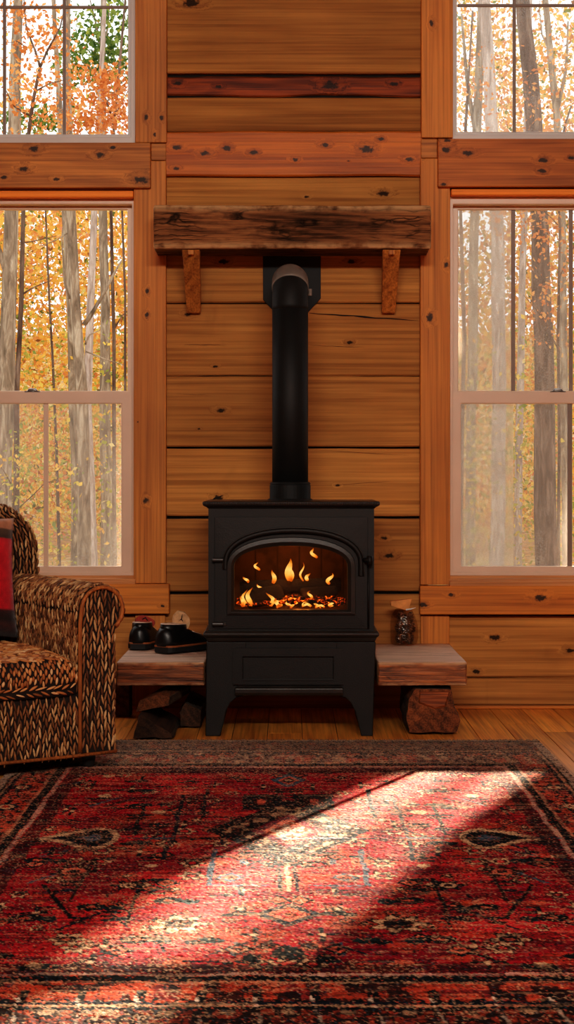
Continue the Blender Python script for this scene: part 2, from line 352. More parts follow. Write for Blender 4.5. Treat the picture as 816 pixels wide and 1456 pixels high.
def window(name,label,xa,xb,top,bot,side,dbl,mat,spec):
    """xa is the visible jamb edge, xb the far edge; side +1 when the visible jamb is the right one"""
    x0,x1=min(xa,xb),max(xa,xb)
    root=struct_empty(name,((x0+x1)/2,.02,bot)); root['label']=label
    yf=0.0
    fw=spec.get('frame',.004)
    b=MB(); b.frame(x0-.012,x1+.012,bot-.02,top+.045,.018,.018,.057,.03,yf+.004,.095); b.build('window_frame',mat,root,bevel=.003)
    def sash(nm,z0,z1,y0,y1,ws,wt,wb):
        p=MB(); p.frame(x0+.006,x1-.006,z0,z1,ws,ws,wt,wb,y0,y1)
        o=p.build(nm,mat,root,bevel=.0035)
        q=MB(); q.box(x0+.006+ws-.002,x1-.006-ws+.002,(y0+y1)/2-.002,(y0+y1)/2+.002,z0+wb-.002,z1-wt+.002); q.build('glass_pane',M['glass'],o)
        return o
    def vbar(sashobj,x,z0,z1,y,w,m):
        p=MB(); p.box(x-w/2,x+w/2,y-.006,y+.006,z0,z1); p.build('muntin',m,sashobj,bevel=.002)
    def hbar(sashobj,xx0,xx1,z,y,w,m):
        p=MB(); p.box(xx0,xx1,y-.0055,y+.0055,z-w/2,z+w/2); p.build('muntin',m,sashobj,bevel=.002)
    if dbl:
        mz=spec['meet']; mh=.046
        up=sash('upper_sash',mz,top,.052,.082,spec['us'],.026,.03)
        lo=sash('lower_sash',bot,mz+mh/2,.018,.048,spec['ls'],mh,.032)
        lk=MB(); lx=spec['lock']; 
        lk.tube([(lx-.022,.03,mz+mh/2),(lx-.012,.03,mz+mh/2+.010),(lx+.012,.03,mz+mh/2+.010),(lx+.024,.03,mz+mh/2)],[.003,.006,.006,.003],8); lk.box(lx-.03,lx+.03,.02,.045,mz+mh/2,mz+mh/2+.004)
        lk.build('sash_lock',M['steel'],lo,smooth=True)
        for x in spec.get('um',[]): vbar(up,x,mz+.02,top-.026,.066,.016,M['muntin'])
        for x in spec.get('lm',[]): vbar(lo,x,bot+.03,mz-.02,.033,.019,spec.get('lmm',M['muntin']))
    else:
        up=sash('sash',bot,top,.03,.065,spec['us'],.03,.026)
        for x in spec.get('um',[]): vbar(up,x,bot+.024,top-.03,.048,.013,M['muntin'])
        hbar(up,x0+.02,x1-.02,spec['hz'],.048,.012,M['muntin'])
    for scr,z0,z1,*xe in spec.get('screens',[]):
        xr_=xe[0] if xe else x1-.01; xl_=xe[1] if len(xe)>1 else x0+.01
        p=MB(); p.add([(xl_,.089,z0),(xr_,.089,z0),(xr_,.089,z1),(xl_,.089,z1)],[(0,1,2,3)]); p.build('insect_screen',scr,root)
    # stool moulding under the lower window
    if dbl:
        st=MB(); zb=bot-.002
        st.stack([(x0-.012,x1+.012,-.046,.0,zb-.043),(x0-.012,x1+.012,-.046,.0,zb-.022),(x0-.012,x1+.012,-.036,.0,zb-.020),(x0-.012,x1+.012,-.036,.0,zb-.013),(x0-.012,x1+.012,-.022,.0,zb-.010),(x0-.012,x1+.012,-.018,.0,zb-.001)])
        st.build('window_sill',M['trimlight'],root,bevel=.002)
    return root
yg=.03
window('window_1','double-hung lower window on the left beside the armchair',PX(189.5,0),-WX,PZ(286,0),PZ(817,0),1,True,M['vinyl'],
    dict(meet=PZ(566,.03),us=.022,ls=.044,lock=PX(46,.03),lm=[PX(65.5,.033)],um=[],lmm=M['vinyl'],screens=[(M['screen_light'],PZ(815,.03),PZ(566,.03))]))
window('window_2','upper window on the left with brown muntins',PX(188,0),-WX,3.02,PZ(198,0),1,False,M['vinyl_cool'],
    dict(us=.014,um=[PX(91.5,.048),PX(6.5,.048),PX(-79,.048)],hz=PZ(10.5,.048)))
window('window_3','double-hung lower window on the right with a grey insect screen',PX(642,0),WX,PZ(286,0),PZ(817,0),-1,True,M['vinyl'],
    dict(meet=PZ(566,.03),us=.026,ls=.034,lock=PX(793,.03),um=[PX(729.5,.066),PX(811.5,.066),PX(893,.066)],lm=[PX(810,.033)],screens=[(M['screen'],PZ(815,.03),PZ(292,.03),PX(730,.089)),(M['screen_soft'],PZ(815,.03),PZ(292,.03),PX(811,.089),PX(730,.089))]))
window('window_4','upper window on the right with brown muntins',PX(645,0),WX,3.02,PZ(194.5,0),-1,False,M['vinyl_cool'],
    dict(us=.01,um=[PX(731,.048),PX(822,.048)],hz=PZ(8,.048),screens=[(M['screen_faint'],PZ(190,.03),3.0)]))

# ================================================================= ROUGH TIMBER
def sect(y0,y1,z0,z1,r,e=4):
    pts=[];ks=[]
    for cx,cz,a0 in ((y1-r,z1-r,0),(y0+r,z1-r,90),(y0+r,z0+r,180),(y1-r,z0+r,270)):
        for j,a in enumerate((0,45,90)):
            t=math.radians(a0+a); pts.append((cx+r*math.cos(t),cz+r*math.sin(t))); ks.append(1.0 if j==1 else .75)
        # interior edge points are inserted afterwards
    out=[];ok=[]
    n=len(pts)
    for i in range(n):
        out.append(pts[i]); ok.append(ks[i])
        if i%3==2:
            a=pts[i]; b=pts[(i+1)%n]
            for j in range(1,e+1): t=j/(e+1); out.append((a[0]+(b[0]-a[0])*t,a[1]+(b[1]-a[1])*t)); ok.append(0.0)
    return out,ok
def rough_beam(mb,x0,x1,y0,y1,z0,z1,r=.008,ns=60,amp=.004,seed=0,e=5,M4=None):
    s,ks=sect(y0,y1,z0,z1,r,e); cy,cz=(y0+y1)/2,(z0+z1)/2; rs=[];kk=[]
    xs=[x0,x0+.004]+[x0+(x1-x0)*i/ns for i in range(1,ns)]+[x1-.004,x1]
    for i,x in enumerate(xs):
        endk=1.0 if i in(0,len(xs)-1) else 0
        sh=.94 if endk else 1.0
        ring=[]
        for (y,z),kv in zip(s,ks):
            d=amp*(mnoise.noise(Vector((x*2.5,y*9+seed,z*9)))+.7*mnoise.noise(Vector((x*7,y*40,z*40+seed)))+.5*mnoise.noise(Vector((x*28,y*30+seed,z*30))))
            v=Vector((y-cy,z-cz)); v=v*sh; l=v.length; v=v*((l+d)/l)
            p=Vector((x+endk*amp*.4*mnoise.noise(Vector((y*30,z*30,seed))),cy+v.x,cz+v.y))
            ring.append(M4@p if M4 else p); kk.append(max(kv,endk*.9))
        rs.append(ring)
    mb.rings(rs,kk=kk)
MANT=wood('hewn_mantel',lin((158,108,70)),lin((62,38,24)),'x',gs=1.8,contrast=1.3,var=0,bump=1.0,rough=.8,spec=.12,stain=.5,cracks=.9,edge=lin((214,170,126)))
BRK=wood('bracket_pine',lin((222,146,72)),lin((140,80,34)),'z',gs=1,contrast=1.2,var=.15,stain=.4,bump=.5)
mant=thing('mantel_shelf',(PX(415),-.12,1.79),'thick rough-hewn timber mantel shelf on two brackets above the stove','mantel')
b=MB(); rough_beam(b,PX(218,-.25),PX(613,-.25),-.25,-.001,PZ(353,-.25),PZ(291.5,-.25),.012,80,.0045,3)
b.build('shelf_beam',MANT,mant,smooth=True,kattr=True)
zb=PZ(353,-.25)-.003
for xx in (PX(272,-.2),PX(556,-.2)):
    b=MB(); w=.034; rs=[]
    for i in range(9):
        t=i/8; yy=-.235+.205*t; zz=zb-.225*t
        hw=w*(1.0-.22*t)+.002*mnoise.noise(Vector((xx*9,t*5,0)))
        th=.05-.012*t
        rs.append([(xx-hw,yy-.0,zz),(xx+hw,yy+.001,zz),(xx+hw,min(yy+th,-.001),zz),(xx-hw,min(yy+th,-.001),zz)])
    b.rings(rs); b.box(xx-.012,xx+.012,-.2385,-.233,zb-.02,zb-.001)
    b.build('bracket',BRK,mant,bevel=.003)

# thimble plate on the wall
pl=MB(); yv=-.012
poly=[(PX(a,yv),PZ(c,yv)) for a,c in ((373.5,340),(456,340),(456,424),(437,445),(392,445),(374,426))]
pl.prism(poly,yv,-.0005)
tag(pl.build('flue_wall_plate',M['black'],None,bevel=.001),'black clipped-corner plate on the log wall behind the flue elbow','wall plate')

# ================================================================= STOVE
YF=-.75; S0=PX(414,YF)
def sx(px,y=YF): return PX(px,y)
def sz(py,y=YF): return PZ(py,y)
stove=thing('wood_stove',(S0,-.52,0),'black cast-iron wood stove with an arched glass door and a lit fire','stove')
YB=-.28
hw=.2945; x0,x1=S0-hw,S0+hw
# top plate
b=MB(); t=sz(713)
def lay(h,z,f=0.0): return (S0-h,S0+h,YF-.004-f,YB+f*0+.01,z)
b.stack([lay(.296,t-.026,-.012),lay(.302,t-.020,-.006),lay(.3135,t-.014,.006),lay(.3155,t-.004,.008),lay(.312,t,.004)])
n=74
for i in range(n):
    xx=S0-.308+.616*(i+.5)/n; b.box(xx-.0022,xx+.0022,YF-.0145,YF-.008,t-.0115,t-.0045)
b.build('top_plate',M['iron_hi'],stove,bevel=.0018)
zb0,zb1=sz(897),t-.026
b=MB(); b.box(x0,x0+.03,YF+.012,YB,zb0,zb1); b.box(x1-.03,x1,YF+.012,YB,zb0,zb1); b.box(x0,x1,YB-.02,YB,zb0,zb1); b.box(x0,x1,YF+.012,YB,zb1-.02,zb1); b.box(x0,x1,YF+.012,YB,zb0,zb0+.02)
b.build('body',M['iron'],stove,bevel=.003)
# arched contours ------------------------------------------------
NA=48
def arch(xa,xb,bot,spring,apex):
    """closed contour, bottom-left first, anticlockwise seen from the front; NA points, fixed counts per side"""
    pts=[]; cx=(xa+xb)/2; rx=(xb-xa)/2
    for i in range(10): pts.append((xa+(xb-xa)*i/10,bot))
    for i in range(8): pts.append((xb,bot+(spring-bot)*i/8))
    for i in range(22):
        a=PI*i/22; pts.append((cx+rx*math.copysign(abs(math.cos(a))**.9,math.cos(a)),spring+(apex-spring)*math.sin(a)**.9))
    for i in range(8): pts.append((xa,spring+(bot-spring)*i/8))
    return pts
def rectc(xa,xb,bot,top):
    pts=[]; cx=(xa+xb)/2
    for i in range(10): pts.append((xa+(xb-xa)*i/10,bot))
    sp=bot+(top-bot)*.72
    for i in range(8): pts.append((xb,bot+(sp-bot)*i/8))
    for i in range(22):
        if i<5: pts.append((xb,sp+(top-sp)*i/5))
        elif i<=17: pts.append((xb+(xa-xb)*(i-5)/12,top))
        else: pts.append((xa,top+(sp-top)*(i-17)/5))
    for i in range(8): pts.append((xa,sp+(bot-sp)*i/8))
    return pts
hole=arch(sx(333),sx(494),sz(867),sz(806),sz(776))
hole2=arch(sx(328.5),sx(499),sz(870),sz(806),sz(770.5))
ringo=arch(sx(323),sx(505),sz(873.5),sz(806),sz(764))
archo=arch(sx(317),sx(517),sz(873.5),sz(800),sz(750))
full=rectc(x0,x1,zb0,zb1)
doorr=rectc(sx(305),sx(523),sz(894),sz(735))
b=MB(); b.ring_plate([(full,YF),(hole,YF),(hole,YF+.03),(full,YF+.03)]); b.build('front_plate',M['iron'],stove,bevel=.0015)
door=MB()
door.ring_plate([(doorr,YF-.001),(doorr,YF-.005),(ringo,YF-.007),(ringo,YF-.001)])
d=door.build('door',M['iron'],stove,bevel=.0012)
b=MB(); b.ring_plate([(ringo,YF-.006),(ringo,YF-.016),(hole2,YF-.018),(hole,YF-.008),(hole,YF-.0005)]); b.build('window_surround',M['iron_hi'],d,bevel=.001)
# arch moulding (upper band only)
ao=[p for p in archo[16:42]]; ai=[p for p in arch(sx(324.5),sx(509),sz(873.5),sz(800),sz(759))[16:42]]
b=MB()
rsA=[[(p[0],YF-.005,p[1]) for p in ao],[(p[0],YF-.013,p[1]) for p in ao],[((p[0]+q[0])/2,YF-.017,(p[1]+q[1])/2) for p,q in zip(ao,ai)],[(p[0],YF-.012,p[1]) for p in ai],[(p[0],YF-.005,p[1]) for p in ai]]
b.rings(rsA,cap=False,closed=False); b.build('arch_moulding',M['iron'],d,smooth=True)
b=MB(); b.tube([(p[0],YF-.0135,p[1]) for p in ao],.0022,6); b.build('arch_bead',M['iron_hi'],d,smooth=True)
g=G('stove_glass'); tr_=g.n('ShaderNodeBsdfTransparent',{'Color':(.86,.80,.74,1)}); gl=g.n('ShaderNodeBsdfGlossy',{'Roughness':.08,'Color':(.6,.55,.5,1)})
mx=g.n('ShaderNodeMixShader',{0:.035,1:tr_.outputs[0],2:gl.outputs[0]}); g.nt.links.new(mx.outputs[0],g.out.inputs[0]); M['sglass']=g.m
b=MB(); b.add([(p[0],YF+.012,p[1]) for p in arch(sx(331),sx(496),sz(868.5),sz(806),sz(774))],[tuple(range(NA))]); b.build('door_glass',M['sglass'],d)
for py in (796,887):
    b=MB(); z=sz(py); b.tube([(sx(302),YF-.014,z),(sx(318),YF-.014,z)],.0085,12); b.box(sx(306),sx(322),YF-.012,YF-.004,z-.006,z+.006)
    b.build('hinge',M['iron_hi'],d,bevel=.0015)
b=MB(); b.tube([(sx(517),YF-.010,sz(796)),(sx(521),YF-.028,sz(796)),(sx(529),YF-.03,sz(796))],[.008,.009,.010],10); b.tube([(sx(525),YF-.03,sz(790)),(sx(525),YF-.03,sz(803))],[.011,.010],10)
b.tube([(sx(523.5),YF-.010,sz(803)),(sx(523.5),YF-.012,sz(893))],.0035,8)
b.build('door_handle',M['iron'],d,smooth=True)
# ledge and pedestal
b=MB(); zt_=sz(897); zl=sz(913)
b.stack([(S0-.293,S0+.293,YF-.002,YB,zl),(S0-.299,S0+.299,YF-.008,YB,zl+.006),(S0-.303,S0+.303,YF-.012,YB,zl+.016),(S0-.311,S0+.311,YF-.022,YB+.005,zl+.024),(S0-.312,S0+.312,YF-.023,YB+.005,zl+.032),(S0-.305,S0+.305,YF-.014,YB,zt_+.001)])
b.build('ledge',M['iron_hi'],stove,bevel=.002)
def leg(side,ya,yb_):
    pts=[]
    if side<0: P_=[(293.5,913),(292,1048),(313,1048),(318,1028),(321,1012),(327,1000),(336,992),(350,989),(350,913)]
    else: P_=[(534,913),(530,1048),(513.5,1048),(509,1028),(505,1012),(499,1000),(491,992),(478,989),(478,913)]
    return MB().prism([(sx(a),max(sz(c),.001)) for a,c in P_],ya,yb_)
for s_ in (-1,1):
    leg(s_,YF,YF+.045).build('leg',M['iron'],stove,bevel=.003)
    leg(s_,YB-.05,YB-.005).build('leg',M['iron'],stove,bevel=.003)
b=MB(); b.box(sx(349),sx(479),YF+.0004,YF+.03,sz(989),zl); b.box(x0+.004,x0+.02,YF+.045,YB-.05,sz(985),zl); b.box(x1-.02,x1-.004,YF+.045,YB-.05,sz(985),zl); b.box(x0,x1,YF+.02,YB-.01,zl-.02,zl-.001)
b.build('pedestal',M['iron'],stove,bevel=.002)
b=MB(); b.frame(sx(331),sx(488),sz(973),sz(921),.035,.035,.028,.02,YF-.012,YF+.003); b.frame(sx(343),sx(476),sz(967),sz(931),.006,.006,.006,.006,YF-.016,YF-.012)
dr=b.build('ash_drawer',M['iron'],stove,bevel=.003)
b=MB(); b.box(sx(345),sx(474),YF-.006,YF+.002,sz(966),sz(931)); b.build('drawer_panel',M['iron'],dr,bevel=.002)
b=MB(); b.stack([(sx(335),sx(487),YF-.018,YF+.002,sz(988)),(sx(334),sx(488),YF-.026,YF+.002,sz(984)),(sx(334),sx(488),YF-.026,YF+.002,sz(978)),(sx(337),sx(485),YF-.014,YF+.002,sz(975.5))]); b.build('drawer_lip',M['iron_hi'],dr,bevel=.0025)
# firebox liner
g=G('firebrick_liner'); co=g.obj(); 
br=g.n('ShaderNodeTexBrick',{'Vector':g.map(co,(1,1,1)),'Scale':6.0,'Color1':(.15,.07,.035,1),'Color2':(.12,.055,.03,1),'Mortar':(.06,.03,.02,1)}).outputs[0]
g.fin(g.mix(g.step(g.noise(co,14,4),.4,.7),br,(.07,.035,.02)),.9); M['liner']=g.m
b=MB(); yfb=-.33; zf=sz(869)-.002
b.box(sx(318),sx(508),yfb,yfb+.02,zf,sz(750)); b.box(sx(318),sx(324),YF+.035,yfb,zf,sz(750)); b.box(sx(503),sx(509),YF+.035,yfb,zf,sz(750)); b.box(sx(318),sx(508),YF+.035,yfb,zf-.012,zf); b.box(sx(318),sx(508),YF+.035,yfb,sz(752),sz(748))
b.build('firebox_liner',M['liner'],stove)

# ---- fire inside
def ember(name,thr,strength,base=(.012,.009,.008)):
    g=G(name); co=g.obj(); n=g.noise(co,34,4,.65,1.2); c=g.step(n,thr,thr+.2)
    em=g.ramp(c,[(0,(0,0,0)),(.35,(.5,.03,.0)),(.8,(1,.13,.008)),(1,(1,.36,.05))])
    g.put(g.b.inputs['Emission Color'],em); g.put(g.b.inputs['Emission Strength'],g.math('MULTIPLY',c,strength)); g.bump(n,.6,.01)
    return g.fin(base,.95)
M['ember']=ember('ember_glow',.48,2.6); M['char']=ember('charred_log',.66,4.0,(.022,.014,.010))
def blob(mb,c,r,seed,sq=(1,1,1),nu=7,nv=5):
    rs=[]
    for i in range(1,nv):
        ph=PI*i/nv; rs.append([])
        for j in range(nu):
            a=2*PI*j/nu; dv=Vector((math.sin(ph)*math.cos(a),math.sin(ph)*math.sin(a),math.cos(ph)))
            rr=r*(1+.5*mnoise.noise(dv*1.7+Vector((seed*1.3,seed*.7,seed))))
            rs[-1].append((c[0]+dv.x*rr*sq[0],c[1]+dv.y*rr*sq[1],c[2]+dv.z*rr*sq[2]))
    mb.rings(rs)
fb=MB()
for i in range(170):
    xx=random.uniform(sx(337),sx(490)); yy=random.uniform(-.675,-.40); hh=.004+.022*max(0,1-((xx-sx(430))/.17)**2)*random.random()
    blob(fb,(xx,yy,zf+hh+.016),random.uniform(.006,.012),i,(1.4,1,.7))
tag(fb.build('ember_bed',M['ember'],None,smooth=True),'bed of glowing orange embers on the stove floor','embers',kind='stuff')
logs_in=[((sx(338),-.46,zf+.062),(sx(488),-.44,zf+.078),.030,'charred log lying across the back of the fire','burning log'),
         ((sx(352),-.62,zf+.036),(sx(396),-.54,zf+.050),.036,'short black charred log at the left front of the fire','burning log'),
         ((sx(430),-.56,zf+.052),(sx(480),-.50,zf+.058),.021,'small charred log on the right of the fire','burning log')]
for i,(a,c,r,lb,ct) in enumerate(logs_in):
    b=MB(); a=Vector(a);c=Vector(c); b.tube([a.lerp(c,t/8) for t in range(9)],[r*(.9+.15*mnoise.noise(Vector((t,i,0)))) for t in range(9)],10,jit=.35)
    tag(b.build('burning_log',M['char'],None,smooth=True),lb,ct,'logs burning in the stove')
g=G('flame'); k=g.attr('k')
n=g.noise(g.obj(),60,2)
kk_=g.math('ADD',k,g.math('MULTIPLY',g.math('SUBTRACT',n,.5),.25))
em=g.n('ShaderNodeEmission',{'Color':g.ramp(kk_,[(0,(1,.15,.008)),(.25,(1,.36,.05)),(.5,(1,.58,.16)),(.8,(1,.33,.035)),(1,(.9,.10,.0))]),'Strength':g.ramp(kk_,[(0,.8),(.25,1.0),(.55,1.0),(1,.45)])})
g.put(em.inputs['Strength'],g.math('MULTIPLY',g.ramp(kk_,[(0,.5),(.3,1.0),(.6,1.0),(1,.3)]),1.5))
g.nt.links.new(em.outputs[0],g.out.inputs[0]); M['flame']=g.m
fm=MB()
def flame(px,ytop,ybot,w,y=-.56,lean=0,curl=0):
    n=9; pts=[];rad=[];kk=[]
    z0=max(sz(ybot,y),zf+.004); z1=sz(ytop,y); cx=PX(px,y); W=.85*w/2*(DIST+y)/F
    for i in range(n+1):
        t=i/n; pts.append((cx+lean*(DIST+y)/F*t**1.3+curl*.004*math.sin(t*6+px),y+.006*math.sin(t*4+px),z0+(z1-z0)*t))
        rad.append(max(.0006,W*(math.sin(PI*min(1,(t*.80+.2)))**.9)*(1-t*.25)))
        kk+= [t]*8
    fm.tube(pts,rad,8,kk=kk)
for a in ((411,794,825,13,-.52,1,1),(414,803,826,8,-.50,-1,1),(430,800,826,4,-.52,-1,2),(435,815,826,7,-.53,5,1),(366,799,811,5,-.5,-2,2),(389,810,829,8,-.52,-1,1),(448,779,793,6,-.5,-6,2),(468,815,830,7,-.53,3,2),(347,838,862,6,-.66,2,2),(353,835,862,9,-.66,4,2),(345,847,862,8,-.67,-2,1),(388,843,862,8,-.66,-7,2),(396,852,862,10,-.67,-5,1),(440,840,852,5,-.62,1,2),(352,820,828,5,-.5,-6,1),(372,830,838,4,-.55,-8,1)):
    flame(*a)
for i in range(18):
    px=random.uniform(392,485); flame(px,random.uniform(850,859),random.uniform(861,865),random.uniform(2,5),random.uniform(-.68,-.58),random.uniform(-9,9),1)
tag(fm.build('fire_flames',M['flame'],None,smooth=True,kattr=True),'orange flames burning behind the stove door glass','flames',kind='stuff')

# ---- flue pipe
flue=thing('flue_pipe',(PX(412.5,-.5),-.5,t),'black stovepipe rising from the stove and bending back into the wall','stovepipe')
FY=-.46; fx=PX(412.5,FY); fr=25.5*(DIST+FY)/F
zel=PZ(440,FY)
b=MB(); b.tube([(fx,FY,t-.001),(fx,FY,t+.055),(fx,FY,t+.06)],[fr*1.14,fr*1.14,fr*1.10],40); b.tube([(fx,FY,t+.06),(fx,FY,t+.068)],[fr*1.16,fr*1.08],40)
b.tube([(fx,FY,t-.0005),(fx,FY,t+.006)],[fr*1.3,fr*1.2],40)
b.build('pipe_collar',M['pipe'],flue,bevel=.0012)
b=MB(); b.tube([(fx,FY,t+.06),(fx,FY,(t+zel)/2),(fx,FY,zel)],fr,48); b.build('straight_pipe',M['pipe'],flue,smooth=False,bevel=0)
for p in flue.children[-1].data.polygons: p.use_smooth=True
R=fr*1.70
def bend(a0,a1,k_,n=9):
    rs=[]
    for i in range(n+1):
        a=math.radians(a0+(a1-a0)*i/n); rr=fr*k_
        rs.append([(fx+rr*math.cos(q),FY+R-(R+rr*math.sin(q))*math.cos(a),zel+(R+rr*math.sin(q))*math.sin(a)) for q in [2*PI*j/40 for j in range(40)]])
    return rs
b=MB(); b.rings(bend(0,46,1.0)); b.build('elbow_lower',M['pipe'],flue,smooth=True)
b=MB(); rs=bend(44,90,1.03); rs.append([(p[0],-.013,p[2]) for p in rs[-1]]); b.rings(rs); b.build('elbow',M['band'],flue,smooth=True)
b=MB(); b.tube([(fx+fr*1.12,FY+R*.6,zel+R-.03),(fx+fr*1.12,FY+R*.6,zel+R-.055)],.007,8); b.build('elbow_screw',M['band'],flue)

# ================================================================= BENCHES + LOGS + BAG + SHOES
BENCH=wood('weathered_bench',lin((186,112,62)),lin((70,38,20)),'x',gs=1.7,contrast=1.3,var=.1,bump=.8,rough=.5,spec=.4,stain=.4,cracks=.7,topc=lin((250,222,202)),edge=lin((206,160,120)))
yf_=-.73
def bench(name,lab,xa,xb,seed):
    root=thing(name,((xa+xb)/2,-.37,.001),lab,'bench')
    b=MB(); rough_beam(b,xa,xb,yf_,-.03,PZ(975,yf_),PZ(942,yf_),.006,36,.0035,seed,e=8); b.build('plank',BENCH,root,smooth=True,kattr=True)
    return root
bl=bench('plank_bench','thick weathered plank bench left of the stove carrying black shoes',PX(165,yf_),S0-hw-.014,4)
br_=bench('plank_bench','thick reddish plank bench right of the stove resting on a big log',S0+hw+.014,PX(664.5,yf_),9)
zbot=PZ(975,yf_)-.004
BARK=G('log_bark'); co=BARK.obj(); nn=BARK.noise(BARK.map(co,(6,1.6,6)),5,5,.65,.6)
BARK.bump(nn,.9,.02); M['bark_log']=BARK.fin(BARK.ramp(nn,[(.3,(.012,.007,.004)),(.55,(.06,.033,.018)),(.8,(.15,.09,.05))]),.9)
M['split']=wood('split_log_face',lin((140,82,44)),lin((60,32,17)),'y',gs=1.3,contrast=1.3,var=.2,bump=.6,rough=.8,stain=.6)
M['split_dark']=wood('split_log_dark',lin((84,52,32)),lin((32,18,11)),'y',gs=1.3,contrast=1.3,var=.2,bump=.6,rough=.85,stain=.6)
def log(name,lab,group,poly,flags,L,mtx,mat,ns=10,amp=.006,seed=0,sub=4):
    """poly in local x-z, swept along +y by L; flags per edge: 0 bark, 1 split face"""
    pts=[];fl_=[]
    n=len(poly)
    for i in range(n):
        a=poly[i];c=poly[(i+1)%n]
        for j in range(sub): u=j/sub; pts.append((a[0]+(c[0]-a[0])*u,a[1]+(c[1]-a[1])*u)); fl_.append(flags[i])
    cx=sum(p[0] for p in pts)/len(pts); cz=sum(p[1] for p in pts)/len(pts); rs=[]
    for i in range(ns+1):
        y=L*i/ns; ring=[]
        for (x,z),f_ in zip(pts,fl_):
            d=amp*(mnoise.noise(Vector((x*22,y*5+seed,z*22)))+.6*mnoise.noise(Vector((x*60,y*9,z*60+seed))))
            v=Vector((x-cx,z-cz)); l=max(v.length,1e-4); v*=(l+d-amp*.8)/l*(.97 if i in(0,ns) else 1)
            ring.append(mtx@Vector((cx+v.x,y+ (amp*.8*mnoise.noise(Vector((x*30,seed,z*30))) if i in(0,ns) else 0),cz+v.y)))
        rs.append(ring)
    b=MB(); m=len(pts); vs=[p for r in rs for p in r]; fs=[];ms=[]
    for i in range(ns):
        for j in range(m): a=i*m+j;c=i*m+(j+1)%m; fs.append((a,c,c+m,a+m)); ms.append(fl_[j])
    b.add(vs,fs,ms)
    for i in (0,ns):
        base=[rs[i][j] for j in range(m)]; ctr=sum(base,Vector())/m
        inner=[ctr+(p-ctr)*.55 for p in base]
        b.add(base+inner+[ctr],[(j,(j+1)%m,m+(j+1)%m,m+j) for j in range(m)]+[(m+j,m+(j+1)%m,2*m) for j in range(m)],1)
    o=b.build(name,[M['bark_log'],mat],None,smooth=False,bevel=.002,seg=1); tag(o,lab,'log',group); return o
T=Matrix.Translation; Rz=lambda a:Matrix.Rotation(a,4,'Z'); Rx=lambda a:Matrix.Rotation(a,4,'X'); Ry=lambda a:Matrix.Rotation(a,4,'Y')
def X_(px,y): return PX(px,y)
y=-.72
log('split_log','big split log with a pale sawn end under the right bench','firewood under the benches',
    [(X_(580,y),.004),(X_(652,y),.004),(X_(656,y),.05),(X_(649,y),.10),(X_(643,y),zbot-.004),(X_(590,y),zbot-.004),(X_(578,y),.13),(X_(576,y),.05)],[0,0,0,0,0,1,0,0],.42,T((0,y+.0,0)),M['split'],amp=.005,seed=2)
# pale raised splinter face on its end
b=MB(); yy=y-.006
b.add([PT(a,c,yy) for a,c in ((598,985),(638,984),(632,1003),(618,1006),(597,998))]+[PT(a,c,y+.004) for a,c in ((595,983),(641,982),(634,1006),(618,1010),(594,1001))],[(0,1,2,3,4)]+[(i,(i+1)%5,5+(i+1)%5,5+i) for i in range(5)])
o=b.build('sawn_patch',wood('fresh_wood',lin((176,96,46)),lin((96,48,22)),'x',gs=1.6,contrast=1.3,var=0,stain=.6),bpy.data.objects['split_log']); o['label']='pale orange freshly split patch'
y=-.845
log('split_log','wedge-shaped split log on the floor at the front under the left bench','firewood under the benches',
    [(X_(187,y),.003),(X_(250,y),.004),(X_(247,y),.022),(X_(200,y),.094),(X_(195,y),.088)],[0,0,1,1,0],.40,T((0,y,0)),M['split_dark'],seed=5)
log('split_log','split log lying crosswise on the wedge log under the left bench','firewood under the benches',
    [(-.068,0),(.062,.012),(.07,.045),(.02,.06),(-.05,.042)],[0,0,1,1,1],.34,T((X_(219,-.73),-.775,.094))@Rz(-.18)@Ry(-.12)@Rx(.02),M['split'],seed=8,amp=.004)
log('split_log','dark split log at the back beside the stove leg under the left bench','firewood under the benches',
    [(X_(254,-.6),.003),(X_(286,-.6),.003),(X_(288,-.6),.07),(X_(262,-.6),.10),(X_(252,-.6),.06)],[0,0,0,1,0],.38,T((0,-.56,0)),M['split_dark'],seed=12)
log('split_log','short upright log holding up the outer end of the left bench','firewood under the benches',
    [(-.034,-.04),(.03,-.045),(.036,.03),(-.03,.04)],[1,0,0,0],zbot-.006,T((X_(175,-.22),-.22,.003))@Rx(PI/2)@Matrix.Scale(-1,4,(0,0,1)),M['split'],seed=15,amp=.004)

# bag of pine cones ------------------------------------------------
bx=PX(574,-.12); zbt=PZ(942,yf_)+.004
bag=thing('cellophane_bag',(bx,-.12,zbt),'clear bag of pine cones with a tan paper top on the right bench','bag')
g=G('cellophane'); t1=g.n('ShaderNodeBsdfTransparent',{'Color':(.88,.84,.80,1)}); g1=g.n('ShaderNodeBsdfGlossy',{'Roughness':.18,'Color':(.7,.65,.6,1)})
nb=g.n('ShaderNodeBump',{'Height':g.noise(g.obj(),45,3),'Strength':.8,'Distance':.01}); g.nt.links.new(nb.outputs[0],g1.inputs['Normal'])
m1=g.n('ShaderNodeMixShader',{0:.06,1:t1.outputs[0],2:g1.outputs[0]}); g.nt.links.new(m1.outputs[0],g.out.inputs[0]); M['cello']=g.m
b=MB(); rs=[]
for z,rx,ry in ((.0,.040,.036),(.004,.050,.042),(.03,.054,.045),(.08,.053,.044),(.115,.046,.036),(.135,.034,.020),(.142,.030,.012)):
    rs.append([(bx+rx*math.cos(a)*(1+.06*math.sin(3*a+z*40)),-.12+ry*math.sin(a)*(1+.05*math.cos(4*a+z*60)),zbt+z) for a in [2*PI*i/28 for i in range(28)]])
b.rings(rs); b.build('film',M['cello'],bag,smooth=True)
M['kraft']=plain('kraft_paper',lin((214,140,78)),.7,nz=.2,nscale=30)
b=MB(); yk=-.155
q=[(555,855),(585.5,851),(581,866),(578,868),(556,861)]
